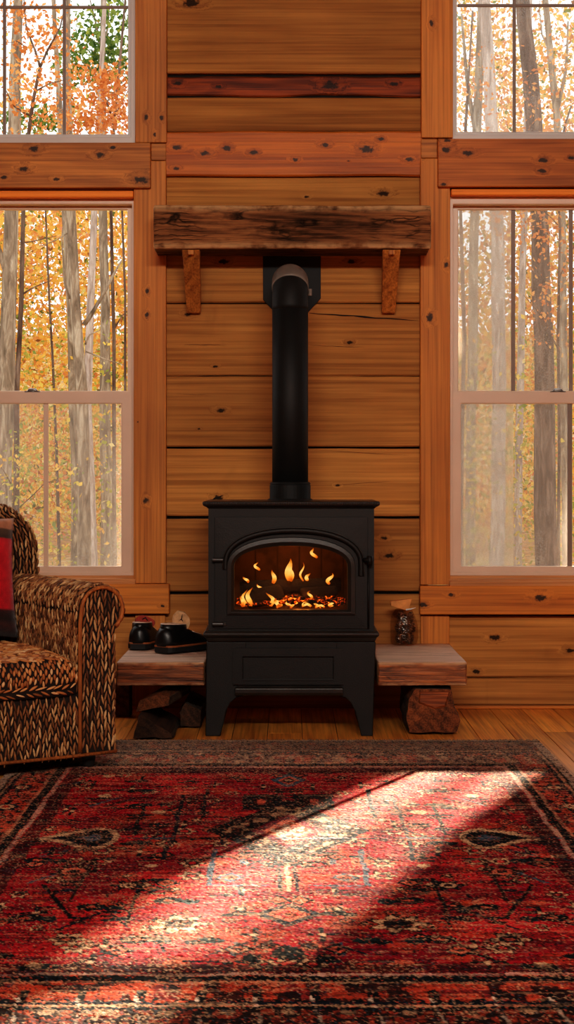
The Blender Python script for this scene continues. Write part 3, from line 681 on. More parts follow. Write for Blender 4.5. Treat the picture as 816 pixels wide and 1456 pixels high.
b.rings([[tuple(PT(a,c,yk)+Vector((0,-.008+.012*((a-555)/30)**2*0,0))) for a,c in q],[tuple(PT(a,c,yk)+Vector((0,.026,0))) for a,c in q]]); b.build('paper_top',M['kraft'],bag,bevel=.001)
b=MB(); b.tube([PT(577,867,-.168),PT(584,866,-.17),PT(591,864,-.16)],[.0035,.0025,.001],8); b.build('twist_tie',plain('tie_white',(.8,.78,.75),.3),bag,smooth=True)
CONE=G('pine_cone'); rc=CONE.isl(); M['cone']=CONE.fin(CONE.ramp(rc,[(0,lin((70,42,28))),(.6,lin((140,90,58))),(1,lin((200,138,92)))]),.8)
def make_cone(mb,r,h):
    rows=7
    for i in range(rows):
        t=i/(rows-1); rr=r*math.sin(PI*(.18+.76*t))**.8; z=h*t; n=8
        for j in range(n):
            a=2*PI*(j+.5*(i%2))/n; o_=Vector((math.cos(a),math.sin(a),0)); tt=Vector((-math.sin(a),math.cos(a),0)); c=Vector((0,0,z))
            mb.add([c+o_*rr*.25-tt*r*.10,c+o_*rr*.25+tt*r*.10,c+o_*rr-tt*r*.33+Vector((0,0,h*.08)),c+o_*rr+tt*r*.33+Vector((0,0,h*.08)),c+o_*rr*1.14+Vector((0,0,h*.13)),c+o_*rr*.7+Vector((0,0,-h*.03))],[(0,1,3,2),(2,3,4),(0,2,5),(1,5,3),(2,4,5),(3,5,4),(0,5,1)])
    mb.tube([(0,0,0),(0,0,h*.5),(0,0,h)],[r*.3,r*.4,r*.1],6)
cm=MB(); make_cone(cm,.019,.042)
cone0=None
spots=[(.026,-.024,.006,.5,.3,'lowest pine cone at the right front of the bag'),(.026,-.024,.045,1.4,1.2,'pine cone at the right front, second up in the bag'),(.022,-.018,.083,.9,2.0,'topmost pine cone at the right of the bag'),(-.022,-.024,.006,.2,.5,'lowest pine cone at the left front of the bag'),(-.024,-.022,.048,1.2,.2,'pine cone halfway up the left front of the bag'),(-.018,-.012,.088,.3,1.4,'topmost pine cone at the left of the bag'),(.0,.02,.02,.8,.1,'lower pine cone at the back of the bag'),(.0,.018,.07,.4,1.7,'upper pine cone at the back of the bag')]
for i,(dx,dy,dz,rx_,rz_,lb) in enumerate(spots):
    if i==0: o=cone0=cm.build('pine_cone',M['cone'],None)
    else: o=cone0.copy(); COL.objects.link(o)
    o.location=(bx+dx*.72,-.12+dy*.62,zbt+dz); o.rotation_euler=(rx_*.3,0,rz_); tag(o,lb,'pine cone','pine cones in the bag')

# shoes -------------------------------------------------------------
M['shoe']=plain('black_leather',(.005,.0045,.0045),.36,spec=.4,nz=.3,bump=.15,bscale=90)
M['sole']=plain('shoe_sole',(.006,.005,.005),.7)
M['welt']=plain('shoe_welt',lin((150,86,46)),.5)
M['lining']=plain('shoe_lining',lin((205,160,120)),.8,nz=.25,nscale=60)
M['lining_red']=plain('shoe_lining_red',lin((160,60,44)),.8,nz=.25,nscale=60)
M['stitch']=plain('shoe_stitch',lin((220,190,170)),.4)
def shoe(loc,rz,label,lin_m,sc,tall):
    root=thing('leather_shoe',loc,label,'shoe','pair of black shoes on the left bench',rz=rz); root.scale=(sc,)*3
    # local: toe towards -y, heel +y ; length .27
    def wid(t):   # t 0 heel .. 1 toe
        return .036+.014*math.sin(PI*min(1,t*.62+.12))**1.5*1.0+ .004*t -( .030*max(0,(t-.82)/.18)**2) - .012*max(0,(.1-t)/.1)**2
    yy=lambda t:.130-.262*t
    N=22
    def outline(k,z,n=40):
        pts=[]
        for i in range(N+1): t=i/N; pts.append((wid(t)*k,yy(t),z))
        for i in range(N,-1,-1): t=i/N; pts.append((-wid(t)*k,yy(t),z))
        return pts
    b=MB(); b.rings([outline(.98,0.001),outline(1.06,.004),outline(1.06,.020),outline(1.0,.0215)]); b.build('sole',M['sole'],root,bevel=.001)
    b=MB(); b.rings([outline(1.07,.0205),outline(1.085,.0225),outline(1.085,.0255),outline(1.05,.027)]); b.build('welt',M['welt'],root)
    rs=[]
    def top(t): 
        if t<.42: return .090
        u=(t-.42)/.58; return .090-.043*min(1,u*1.35)**.8 -.030*max(0,(u-.72)/.28)**2.2
    for i in range(N+1):
        t=i/N; h=top(t); w=wid(t); ring=[]
        if i==0: w*=.55; h*=.8
        if i==N: w*=.5; h=.040
        for j in range(17):
            a=PI*j/16; x=w*math.copysign(abs(math.cos(a))**.62,math.cos(a))*(1-.18*math.sin(a)**2*(1 if t<.5 else .6)); z=.024+(h-.024)*abs(math.sin(a))**.75
            ring.append((x,yy(t)+ (-.004 if i==N else 0)+(.004 if i==0 else 0),z))
        rs.append(ring)
    b=MB(); b.rings(rs); b.build('upper',M['shoe'],root,smooth=True)
    # collar and its lining
    cy=yy(.27); co_=[];ci=[];cl=[]
    def ell(rx,ry,z,tilt,cyy): return [(rx*math.cos(a),cyy+ry*math.sin(a),z+tilt*math.sin(a)) for a in [2*PI*i/28 for i in range(28)]]
    b=MB(); b.rings([ell(.037,.064,.05,0,cy),ell(.0375,.063,.085,.002,cy),ell(.036,.060,.097,.003,cy),ell(.031,.054,.099,.003,cy),ell(.028,.05,.090,.003,cy)],cap=False); b.build('collar',M['shoe'],root,smooth=True)
    b=MB(); b.rings([ell(.0305,.0535,.0992,.003,cy),ell(.026,.048,.088,.002,cy),ell(.020,.04,.078,.001,cy),ell(.004,.01,.076,.0,cy)],cap=True); b.build('lining',lin_m,root,smooth=True)
    b=MB(); b.rings([ell(.0366,.0610,.0975,.003,cy),ell(.0345,.0582,.1008,.003,cy),ell(.0318,.0550,.0996,.003,cy)],cap=False); b.build('collar_trim',M['stitch'],root,smooth=True)
    # padded tongue standing up at the front of the opening
    b=MB(); rs=[]
    for q in range(8):
        u=q/7; zq=.078+tall*u; yq=cy-.050-.016*u+.010*u*u; wq=(.030+.010*math.sin(PI*min(1,u*1.1)))*(1 if u<.8 else .9-.35*((u-.8)/.2)**2)
        rs.append([(wq*math.cos(a),yq+(.008 if math.sin(a)>0 else .006)*math.sin(a)-.010*(math.cos(a)**2)*-1,zq+.004*math.cos(a)) for a in [2*PI*k/16 for k in range(16)]])
    b.rings(rs); tg=b.build('tongue',lin_m,root,smooth=True)
    b=MB(); b.tube([(-.010,cy-.050,.10),(0,cy-.048,.112),(.012,cy-.050,.104)],.003,6); b.tube([(.0,cy-.048,.112),(-.004,cy-.050,.078+tall*.9)],.0022,6); b.build('tongue_seam',M['shoe'],tg,smooth=True)
    pts=[]
    for i in range(25):
        a=PI*i/24; t=.52+.36*math.sin(a)**.8; w=wid(t)*.66*math.cos(a); 
        h=top(t); wl=wid(t); ca=min(1,abs(w)/max(wl*.86,1e-4)); zz=.024+(h-.024)*max(0.0,1-ca**3.0)**.30
        pts.append((w,yy(t),min(zz,h)+.0015))
    b=MB(); b.tube(pts,.0016,6); b.build('toe_seam',M['stitch'],root,smooth=True)
    return root
ztop=PZ(942,yf_)+.0045
shoe((-.552,-.185,ztop),PI-.16,'black leather shoe with red lining and pale rim nearer the armchair on the left bench',M['lining_red'],1.0,.040)
shoe((-.398,-.335,ztop),PI-.58,'black leather shoe with a tan tongue nearer the stove on the left bench',M['lining'],1.06,.060)

# ================================================================= WICKER ARMCHAIR
WK=G('wicker_strand'); r_=WK.isl(); co=WK.obj()
cc=WK.ramp(r_,[(0,lin((84,50,28))),(.35,lin((140,90,52))),(.7,lin((184,132,84))),(1,lin((222,178,128)))])
cc=WK.mix(1.0,cc,WK.ramp(WK.noise(co,70,3),[(.3,(.6,.6,.6)),(.7,(1.1,1.1,1.1))]),'MULTIPLY'); WK.bump(WK.noise(WK.map(co,(1,1,.3)),400,2),.4,.002); M['wicker']=WK.fin(cc,.6,spec=.3)
M['wicker_core']=plain('wicker_core',lin((34,20,12)),.9)
WK2=G('wicker_seat_strand'); r_=WK2.isl()
M['wicker_seat']=WK2.fin(WK2.ramp(r_,[(0,lin((120,70,36))),(.4,lin((178,112,62))),(.75,lin((206,144,88))),(1,lin((226,184,136)))]),.55,spec=.35)
M['rope']=wood('wicker_piping',lin((190,116,56)),lin((120,66,28)),'z',gs=3,contrast=1.2,var=0)
def spindle(mb,c,t,n,L,w,h,ns=6,nr=4):
    t=t.normalized(); n=(n-t*n.dot(t)).normalized(); b=t.cross(n); rs=[]
    for i in range(nr+1):
        s=-1+2*i/nr; r=max(.12,(1-abs(s)**2.2))**.6
        rs.append([c+t*(s*L/2)+b*(w/2*r*math.cos(2*PI*j/ns))+n*(h/2*r*math.sin(2*PI*j/ns)) for j in range(ns)])
    mb.rings(rs)
def weave(mb,S,lu,lv,cols_w=.0112,L=.028,along='v',tilt=.22,w=.0082,h=.009,inside=None,lift=.002):
    """S(u,v)->(point,normal) for u,v in 0..1; strands run along v (or u) in staggered columns"""
    if along=='u': S0_=S; S=lambda a,c:S0_(c,a); lu,lv=lv,lu
    nc=max(1,int(lu/cols_w)); nl=max(1,int(lv/(L*.80)))
    for i in range(nc):
        for j in range(-1,nl+1):
            u=(i+.5+random.uniform(-.15,.15))/nc; v=(j+.5+.5*(i%2)+random.uniform(-.15,.15))/nl
            if v<0.01 or v>.99: continue
            if inside and not (inside(u,v) if along=='v' else inside(v,u)): continue
            p,nm=S(u,v); e=.004; pu,_=S(min(1,u+e),v); p2,_=S(max(0,u-e),v); q1,_=S(u,min(1,v+e)); q0,_=S(u,max(0,v-e))
            tu=(pu-p2).normalized(); tv=(q1-q0).normalized(); a=tilt*(1 if i%2 else -1)*random.uniform(.5,1.3)
            d=tv*math.cos(a)+tu*math.sin(a)
            spindle(mb,p+nm*(lift+random.uniform(-.0015,.002)),d,nm,L*random.uniform(.8,1.15),w*random.uniform(.75,1.15),h)
TH=math.radians(30)
chair=thing('wicker_armchair',(-1.114,-1.324,.009),'brown chunky-woven wicker armchair with rolled arms on the rug','armchair',rz=TH)
FRY=-.40
def V(*a): return Vector(a)
def arm(sgn):
    # outline in local x-z (for the right arm), mirrored by sgn
    cxr,czr,rr=.378,.498,.076
    ol=[(.300,.052),(.422,.052),(.424,.25),(.418,.40)]
    for i in range(15):
        a=math.radians(-48+ (228)*i/14); ol.append((cxr+rr*math.cos(a),czr+rr*math.sin(a)))
    ol+=[(.300,.44)]
    ol=[(x*sgn,z) for x,z in ol]
    def fy(z): return FRY-.012*math.sin(PI*min(1,max(0,(z-.05)/.5)))
    b=MB(); b.rings([[(x,FRY+.004,z) for x,z in ol],[(x,.27,z) for x,z in ol]])
    root=b.build('arm',M['wicker_core'],chair)
    w=MB()
    def S_front(u,v): 
        x=.300+.16*u; z=.052+.525*v; return V(x*sgn,FRY+.002,z),V(0,-1,0)
    def ins(u,v):
        x=.300+.16*u; z=.052+.525*v
        return (x<.420 and z<.45) or ((x-cxr)**2+(z-czr)**2<(rr-.006)**2)
    weave(w,S_front,.16,.525,inside=ins,cols_w=.0118,L=.036)
    S_out=lambda u,v:(V(.423*sgn,FRY+.67*u,.055+.36*v),V(sgn,0,0)); weave(w,S_out,.67,.36)
    S_in=lambda u,v:(V(.299*sgn,FRY+.67*u,.24+.25*v),V(-sgn,0,0)); weave(w,S_in,.67,.25)
    def S_roll(u,v):
        a=math.radians(-52+236*v); return V((cxr+rr*math.cos(a))*sgn,FRY+.67*u,czr+rr*math.sin(a)),V(math.cos(a)*sgn,0,math.sin(a))
    weave(w,S_roll,.67,rr*4.1,cols_w=.0125,L=.026,tilt=.35)
    w.build('arm_weave',M['wicker'],root,smooth=True)
    r=MB(); pts=[(.303*sgn,FRY-.006,.055+.4*i/12) for i in range(13)]
    for i in range(26):
        a=math.radians(176-226*i/25); q=rr*(.92 if i<18 else .92); pts.append(((cxr+q*math.cos(a))*sgn,FRY-.006,czr+q*math.sin(a)))
    r.tube(pts,.0065,8); r.build('arm_piping',M['rope'],root,smooth=True)
for s_ in (1,-1): arm(s_)
# base skirt
def bulge(u): return -.018*math.sin(PI*u)
b=MB(); n=14; top_=[];
ringb=[];
for z in (.045,.235):
    ringb.append([(-.30+.6*i/n,FRY+.004+bulge(i/n),z) for i in range(n+1)]+[(.30,.27,z),(-.30,.27,z)])
b.rings(ringb); base=b.build('base_skirt',M['wicker_core'],chair)
w=MB(); weave(w,lambda u,v:(V(-.30+.6*u,FRY+.002+bulge(u),.047+.185*v),V(0,-1,0)),.6,.185,cols_w=.0105,L=.034); w.build('skirt_weave',M['wicker'],base,smooth=True)
r=MB(); r.tube([(-.42,FRY-.004,.05)]+[(-.30+.6*i/n,FRY-.004+bulge(i/n),.046) for i in range(n+1)]+[(.425,FRY-.004,.05)],.0055,8); r.tube([(.427,FRY,.05),(.427,.40,.05)],.006,8); r.build('skirt_piping',M['rope'],base,smooth=True)
# seat cushion: profile in y-z
prof=[]
def cush(v):
    # v 0 back top -> .62 front top -> .85 front -> 1 front bottom ; returns y,z, ny,nz
    if v<.60: t=v/.60; return (.20-.56*t, .352+.012*math.sin(PI*t),0,1)
    if v<.80: a=PI/2*(v-.60)/.20; return (-.36-.062*math.sin(a), .352-.05+.05*math.cos(a),-math.sin(a),math.cos(a))
    t=(v-.80)/.2; return (-.422+.012*t, .302-.066*t,-1,0)
def S_c(u,v):
    y,z,ny,nz=cush(v); e=min(u,1-u)*.586; rr=max(0,(.05-e)/.05); 
    return V(-.293+.586*u,y+.030*rr**2*( .5 if v>.6 else 0)+bulge(u)*(1 if v>.55 else v/.55),z-.028*rr**2*(1 if v<.8 else 0)),V(0,ny,nz).normalized()
b=MB(); rs=[]
for i in range(25):
    u=i/24; rs.append([tuple(S_c(u,j/26)[0]) for j in range(27)]+[(-.293+.586*u,-.40,.236),(-.293+.586*u,.20,.236)])
b.rings(rs); cu=b.build('seat_cushion',M['wicker_core'],chair,smooth=True)
w=MB(); weave(w,lambda u,v:S_c(u,v*.66),.586,.60,cols_w=.0135,L=.036,along='u',tilt=.5,h=.008,w=.014)
weave(w,lambda u,v:S_c(u,.66+v*.22),.586,.065,cols_w=.009,L=.022,tilt=.15,w=.010)
weave(w,lambda u,v:S_c(u,.88+v*.12),.586,.036,cols_w=.012,L=.034,along='u',tilt=.4)
w.build('cushion_weave',M['wicker_seat'],cu,smooth=True)
# back
def back_half(z): # half-width at height z
    if z<.62: return .445
    t=min(1,(z-.62)/.19); return .445-.13*(1-math.sqrt(max(0,1-t**2.4)))
b=MB(); rs=[]; nz=22
def by(z): return .255+.10*(z-.3)
zs=[.05+(.81-.05)*(1-(1-i/nz)**1.4) for i in range(nz+1)]
for z in zs:
    h=back_half(z); th=.13*(1 if z<.70 else math.sqrt(max(.02,1-((z-.70)/.113)**2)))
    y0=by(z); cy_=y0+.065; ring=[]
    for j in range(24):
        a=2*PI*j/24; ring.append((h*math.copysign(abs(math.cos(a))**.25,math.cos(a)),cy_+th/2*math.copysign(abs(math.sin(a))**.5,math.sin(a)),z))
    rs.append(ring)
b.rings(rs); bk=b.build('backrest',M['wicker_core'],chair,smooth=True)
w=MB()
def S_back(u,v):
    z=.30+.49*v; h=back_half(z); th=.13*(1 if z<.70 else math.sqrt(max(.02,1-((z-.70)/.113)**2)))
    return V(-h*.97+2*h*.97*u,by(z)+.065-th/2,z),V(0,-1,.15).normalized()
weave(w,S_back,.86,.49,cols_w=.0125,L=.034)
for s_ in (1,-1):
    def S_side(u,v):
        z=.06+.70*v; return V(s_*(back_half(z)+.001),by(z)+.012+.106*u,z),V(s_,0,max(0,(z-.6))*2).normalized()
    weave(w,S_side,.11,.70)
def S_top(u,v):
    h=.445; x=-h*.93+2*h*.93*u; z=.62+.19*max(0,1-(max(0,abs(x)-.315)/.13)**2.4)**.5; a=PI*(.12+.76*v)
    return V(x,by(z)+.065-.062*math.cos(a),z-.045+.05*math.sin(a)),V(math.copysign(max(0,abs(x)-.3)*4,x),-math.cos(a),math.sin(a)).normalized()
weave(w,S_top,.86,.16,cols_w=.0125,L=.03)
w.build('backrest_weave',M['wicker'],bk,smooth=True)
for fx_,fy_ in ((.36,-.34),(-.36,-.34),(.36,.28),(-.36,.28)):
    b=MB(); b.tube([(fx_,fy_,.0),(fx_,fy_,.02),(fx_,fy_,.053)],[.016,.022,.024],14); b.build('foot',M['black'],chair,bevel=.002)

# throw pillow --------------------------------------------------------
PW,PH,PT_=.205,.205,.062
g=G('red_pillow_cloth'); co=g.obj(); z=g.n('ShaderNodeSeparateXYZ',{0:co}).outputs[2]
zz=g.math('DIVIDE',g.math('ADD',z,PH),2*PH); zz=g.math('ADD',zz,g.math('MULTIPLY',g.math('SUBTRACT',g.noise(co,30,2),.5),.012))
colr=g.ramp(zz,[(0,lin((34,20,18))),(.10,lin((70,34,28))),(.14,lin((40,24,20))),(.205,lin((62,24,22))),(.225,lin((188,20,34))),(.80,lin((196,26,40))),(.815,lin((66,48,36))),(.885,lin((92,70,52))),(.90,lin((176,118,88))),(1,lin((190,132,100)))])
colr=g.mix(1.0,colr,g.ramp(g.noise(co,38,4),[(.3,(.72,.72,.72)),(.7,(1.15,1.15,1.15))]),'MULTIPLY')
g.bump(g.math('ADD',g.noise(co,500,1),g.noise(co,26,3)),.4,.006); M['pillow']=g.fin(colr,.9,spec=.1)
g.put(g.b.inputs['Sheen Weight'],.3)
b=MB(); rs=[]; n=26
vs=[];fs=[]
for side in (1,-1):
    base_=len(vs)
    for i in range(n+1):
        for j in range(n+1):
            u=-1+2*i/n; v=-1+2*j/n
            ed=(1-abs(u)**2.6)*(1-abs(v)**2.6); t_=PT_*max(0,ed)**.45+.002
            x=PW*u*(1-.06*(1-v*v)*abs(u)**0+.02); zq=PH*v*(1-.05*(1-u*u))
            wr=.004*mnoise.noise(Vector((u*3,v*3,side*2)))
            vs.append((x,side*(t_+wr),zq))
    for i in range(n):
        for j in range(n):
            a=base_+i*(n+1)+j; fs.append((a,a+1,a+n+2,a+n+1))
b.add(vs,fs)
# the rim strips join both faces
m=(n+1)*(n+1)
rim=[i*(n+1) for i in range(n+1)]+[n*(n+1)+j for j in range(1,n+1)]+[i*(n+1)+n for i in range(n-1,-1,-1)]+[j for j in range(n-1,0,-1)]
b.f+= [(rim[i],rim[(i+1)%len(rim)],rim[(i+1)%len(rim)]+m,rim[i]+m) for i in range(len(rim))]; b.m+=[0]*len(rim)
pil=b.build('throw_pillow',M['pillow'],None,smooth=True)
Rc=T((-1.114,-1.324,.009))@Rz(TH)
pil.matrix_world=Rc@T((.088,.126,.585))@Rx(math.radians(-14))@Ry(math.radians(3))
tag(pil,'red throw pillow with brown striped ends on the wicker armchair','pillow')

# ================================================================= RUG
RX,RY0,RL=.872,-.885,3.62
nx,ny=440,820
U=np.linspace(-RX,RX,nx)[None,:].repeat(ny,0); Vv=np.linspace(0,RL,ny)[:,None].repeat(nx,1)
def vnoise(fu,fv,seed):
    r=np.random.default_rng(seed); gu=int(2*RX*fu)+3; gv=int(RL*fv)+3; A=r.random((gv,gu))
    a=(U+RX)*fu; c=Vv*fv; i=a.astype(int); j=c.astype(int); fu_=a-i; fv_=c-j; fu_=fu_*fu_*(3-2*fu_); fv_=fv_*fv_*(3-2*fv_)
    return (A[j,i]*(1-fu_)+A[j,i+1]*fu_)*(1-fv_)+(A[j+1,i]*(1-fu_)+A[j+1,i+1]*fu_)*fv_
pal={'red':(168,22,36),'red2':(196,40,44),'salmon':(206,96,70),'navy':(32,38,52),'beige':(214,172,134),'brown':(70,38,30),'slate':(74,92,108),'ink':(24,28,30),'wine':(110,18,32),'rust':(190,70,44),'pale':(226,200,176),'teal':(36,60,62)}
pal={k_:np.array(lin(v)) for k_,v in pal.items()}
for k_ in ('ink','navy','brown','teal'): pal[k_]=pal[k_]*.55
img=np.zeros((ny,nx,3))
wob=.012*(vnoise(9,9,1)-.5); wob2=.012*(vnoise(9,9,2)-.5)
A_=np.abs(U)+wob; B_=Vv+wob2
def put(mask,c,a=1.0):
    c=pal[c] if isinstance(c,str) else c
    mm=(mask.astype(float)*a)[...,None]; img[:]=img*(1-mm)+c*mm
put(np.ones_like(U),'red'); put(vnoise(7,5,3)>.62,'red2'); put(vnoise(5,9,4)>.70,'wine',.7); put(vnoise(10,12,41)>.74,'rust',.6)
VN=2.87   # near border starts here
SB=.69
def rosette(cu,cv,r,c1,c2,c3,n=8,asp=1.5,both=True):
    for s in ((1,-1) if both else (1,)):
        du=U-cu*s; dv=(Vv-cv)/asp; rr=np.hypot(du,dv)+wob*.6; th=np.arctan2(dv,du); pet=r*(.80+.20*np.cos(n*th))
        put(rr<pet*1.18,'ink'); put(rr<pet,c1); put(rr<r*.55,c2); put(rr<r*.28,c3)
def diamond(cu,cv,r,c1,c2,asp=1.4,both=True):
    for s in ((1,-1) if both else (1,)):
        dd=np.abs(U-cu*s)+np.abs(Vv-cv)/asp+wob*.5; put(dd<r,c1); put(dd<r*.62,c2); put(dd<r*.25,'ink')
def line(u0,v0,u1,v1,w,c,both=True,dash=False):
    for s in ((1,-1) if both else (1,)):
        ax,ay=u0*s,v0; bx_,by_=u1*s,v1; L2=(bx_-ax)**2+(by_-ay)**2+1e-9
        tt=np.clip(((U-ax)*(bx_-ax)+(Vv-ay)*(by_-ay))/L2,0,1); dd=np.hypot(U+wob*.8-(ax+tt*(bx_-ax)),Vv+wob2*.8-(ay+tt*(by_-ay)))
        m_=dd<w
        if dash: m_&=((tt*math.sqrt(L2)/.03).astype(int)%2==0)
        put(m_,c)
def blobm(cu,cv,ru,rv,c,both=True):
    for s in ((1,-1) if both else (1,)):
        put(np.hypot((U-cu*s)/ru,(Vv-cv)/rv)+8*wob<1,c)
# scattered field motifs, mirrored about the rug's centre line
r_=np.random.default_rng(5)
for k_ in range(250):
    cu=r_.uniform(.0,SB-.03); cv=r_.uniform(.68,VN-.05); q=r_.integers(0,9); s_=r_.uniform(.012,.026)
    if q==0: rosette(cu,cv,s_*1.2,'beige','brown','red2',6,1.4)
    elif q==1: diamond(cu,cv,s_*1.3,'ink','salmon')
    elif q==2: line(cu,cv,cu+r_.choice([0,.07]),cv+r_.choice([.09,.0,.13]),.0055,r_.choice(['ink','navy','slate']))
    elif q==3: blobm(cu,cv,s_*1.3,s_*.9,r_.choice(['ink','navy','teal'])); blobm(cu+.03,cv+.012,s_*.8,s_*.7,'ink')
    elif q==4: line(cu-.03,cv,cu+.03,cv,.006,'ink'); line(cu,cv-.05,cu,cv+.05,.006,'ink'); blobm(cu,cv,.008,.012,'beige')
    elif q==5: blobm(cu,cv,s_,s_*1.3,r_.choice(['salmon','beige','rust']))
    elif q==6: line(cu,cv,cu+r_.uniform(-.12,.12),cv+r_.uniform(-.12,.12),.0035,r_.choice(['brown','ink','beige']))
    elif q==7: rosette(cu,cv,s_*1.1,'salmon','ink','beige',5,1.5)
    else: blobm(cu,cv,s_*1.6,s_*.55,'ink'); blobm(cu,cv+.035,s_*1.2,s_*.5,'brown')
# larger rectilinear vines and the centre figure
line(.235,.95,.235,1.38,.007,'ink'); line(.235,1.38,.12,1.38,.007,'ink'); line(.30,1.05,.30,1.9,.006,'navy'); line(.18,1.78,.18,2.16,.007,'slate'); line(.18,2.16,.05,2.16,.006,'slate')
line(.40,1.2,.40,1.6,.006,'ink'); line(.40,1.6,.52,1.6,.006,'ink'); line(.47,1.9,.47,2.3,.005,'brown'); line(.33,2.1,.33,2.5,.005,'ink'); line(.55,2.15,.45,2.45,.006,'ink')
# dark block pair and arches around the centre
for a_,c_ in ((.07,1.13),): 
    put((np.abs(np.abs(U)-.075+wob)<.055)&(np.abs(Vv-1.15+wob2)<.12),'ink'); put((np.abs(np.abs(U)-.075)<.03)&(np.abs(Vv-1.15)<.06),'brown'); put((np.abs(np.abs(U)-.075)<.012)&(np.abs(Vv-1.15)<.04),'salmon')
dm=np.abs(U)/.20+np.abs(Vv-1.55)/.42+10*wob*.6
put(dm<1.05,'ink'); put(dm<.93,'brown'); put((dm<.93)&(vnoise(60,30,8)>.5),'ink'); put((dm<.93)&(vnoise(60,30,9)>.66),'beige',.6); put(dm<.5,'wine'); put(dm<.34,'salmon',.8); put((dm<.30)&(vnoise(60,40,19)>.45),'pale',.7)
diamond(0,.80,.055,'slate','salmon',2.2,False); diamond(0,.80,.022,'ink','beige',2.2,False)
for du in (-.018,.018): line(du,1.95,du,2.22,.006,'navy',False)
line(0,1.95,0,2.22,.005,'beige',False); line(.02,1.95,.11,1.90,.009,'ink'); line(.11,1.90,.11,1.94,.008,'slate')
diamond(0,2.42,.075,'navy','salmon',1.35,False); diamond(0,2.42,.03,'red2','rust',1.35,False)
diamond(.13,2.08,.035,'slate','salmon',1.3); rosette(.225,2.50,.058,'beige','brown','ink',7,1.2); blobm(.225,2.50,.022,.02,'ink')
blobm(.0,2.72,.03,.05,'ink',False); blobm(.07,2.76,.02,.035,'ink'); blobm(.04,2.66,.016,.02,'brown')
# boteh (teardrop) pair with pale halo, near |u| = .52
for s in (1,-1):
    du=(U*s-.52); dv=Vv-1.645
    for sc_,c in ((1.5,'beige'),(1.15,'navy'),(1.0,'ink'),(.5,'slate')):
        tl=np.clip(1-(du+.055)/.15,0,1); hv=.085*sc_*np.where(du<-.02,np.sqrt(np.clip(1-((du+.02)/(.045*sc_))**2,0,1)),np.clip(1-(du+.02)/(.095*sc_),0,1))
        put((np.abs(dv)+wob*2<hv),c)
rosette(.50,2.02,.045,'brown','salmon','ink',9,1.3); rosette(.36,2.16,.035,'ink','beige','brown',6,1.2); rosette(.44,2.62,.04,'beige','ink','salmon',6,1.2)
for u_,v_ in ((.55,2.45),(.30,2.62),(.42,2.36),(.60,1.9),(.26,2.30)): blobm(u_,v_,.035,.03,'ink'); blobm(u_-.05,v_+.01,.02,.025,'teal'); blobm(u_,v_,.012,.01,'salmon')
# borders ---------------------------------------------------------------
DE=np.minimum(RX-A_, 1e9)               # distance to the long sides
farb=B_; nearb=RL-B_
inb=(A_>SB)|(B_<.55)|(B_>VN)
put(inb,'rust'); put(inb&(vnoise(14,10,11)>.55),'salmon',.7); put(inb&(vnoise(12,14,12)>.56),'wine',.8)
put((B_<.5)&(vnoise(40,14,13)>.50),'navy',.85); put((B_<.5)&(vnoise(60,18,14)>.62),'beige',.7)
put((B_>VN)&(vnoise(24,20,15)>.50),'ink',.9); put((B_>VN)&(vnoise(26,22,16)>.66),'rust',.9)
# border rosettes
for i in range(18):
    v_=.62+.15*i
    if v_<VN: 
        for s in (1,): rosette(.785,v_,.036,('salmon' if i%2 else 'navy'),('ink' if i%2 else 'beige'),'rust',7,1.5)
        line(.785,v_+.055,.785,v_+.10,.006,'ink'); blobm(.74,v_+.07,.012,.02,'ink'); blobm(.83,v_+.07,.012,.02,'ink')
for i in range(-8,9):
    rosette(i*.1,.27,.034,('navy' if i%2 else 'salmon'),('beige' if i%2 else 'ink'),'rust',7,2.6,False); rosette(i*.105,VN+.22,.048,('ink' if i%2 else 'rust'),('rust' if i%2 else 'ink'),'beige',6,1.5,False)
    blobm(i*.1+.05,.27,.016,.06,'ink',False); line(i*.105+.052,VN+.10,i*.105+.052,VN+.34,.009,'ink',False); line(i*.105+.045,VN+.14,i*.105+.06,VN+.30,.004,'pale',False)
def band(lo,hi,c,a=1.0):
    m=((A_>SB+lo)&(A_<SB+hi)&(B_>.55-hi*2.2)&(B_<VN+hi*1.3))|((B_<.55-lo*2.2)&(B_>.55-hi*2.2)&(A_<SB+hi))|((B_>VN+lo*1.3)&(B_<VN+hi*1.3)&(A_<SB+hi)); put(m,c,a)
band(-.055,-.012,'ink',.75); band(-.010,.004,'pale',.45); band(.006,.03,'ink'); band(.03,.040,'beige',.4); band(.125,.137,'navy'); band(.137,.146,'beige',.5); band(.147,.160,'ink'); band(.160,.30,'brown',.6)
put((A_>RX-.028),'pale',.55); put(B_<.05,'ink',.9); put(B_<.02,'pale',.5); put(nearb<.05,'ink',.9)
# wear: weft streaks and broken knots
st=vnoise(6,95,21)*.6+vnoise(40,110,22)*.4
put(st>.69,'beige',.22); put(st<.40,'ink',.55)
sp=rng.random((ny,nx)); sp2=rng.random((ny,nx)); cl=vnoise(16,22,23)
put((sp<.13+.22*(cl>.52)),'ink',.85); put((sp2<.035+.10*(vnoise(11,16,24)>.66)),'beige',.6); put((sp2>.95),'salmon',.6); put((sp>.97),'slate',.5)
far=np.clip(1-Vv/1.9,0,1); put(sp2*far>.56,'beige',.42); put((sp*far>.62)&(B_<.62),'slate',.45); put((sp2<.34)&(B_<.5),'pale',.28)
img*= (.74+.52*rng.random((ny,nx)))[...,None]*(.85+.3*vnoise(4,6,31))[...,None]
X=U.copy(); Yy=RY0-Vv
X=X+.006*(vnoise(3,3,51)-.5)+ (np.abs(U)>RX-.01)*.004*(vnoise(3,30,52)-.5)
Yy=Yy+(Vv<.01)*.008*(vnoise(22,3,53)-.5)
Z=.0055+.0032*(rng.random((ny,nx))-.5)+.0012*vnoise(20,20,54)
co_=np.stack([X,Yy,Z],-1).reshape(-1,3)
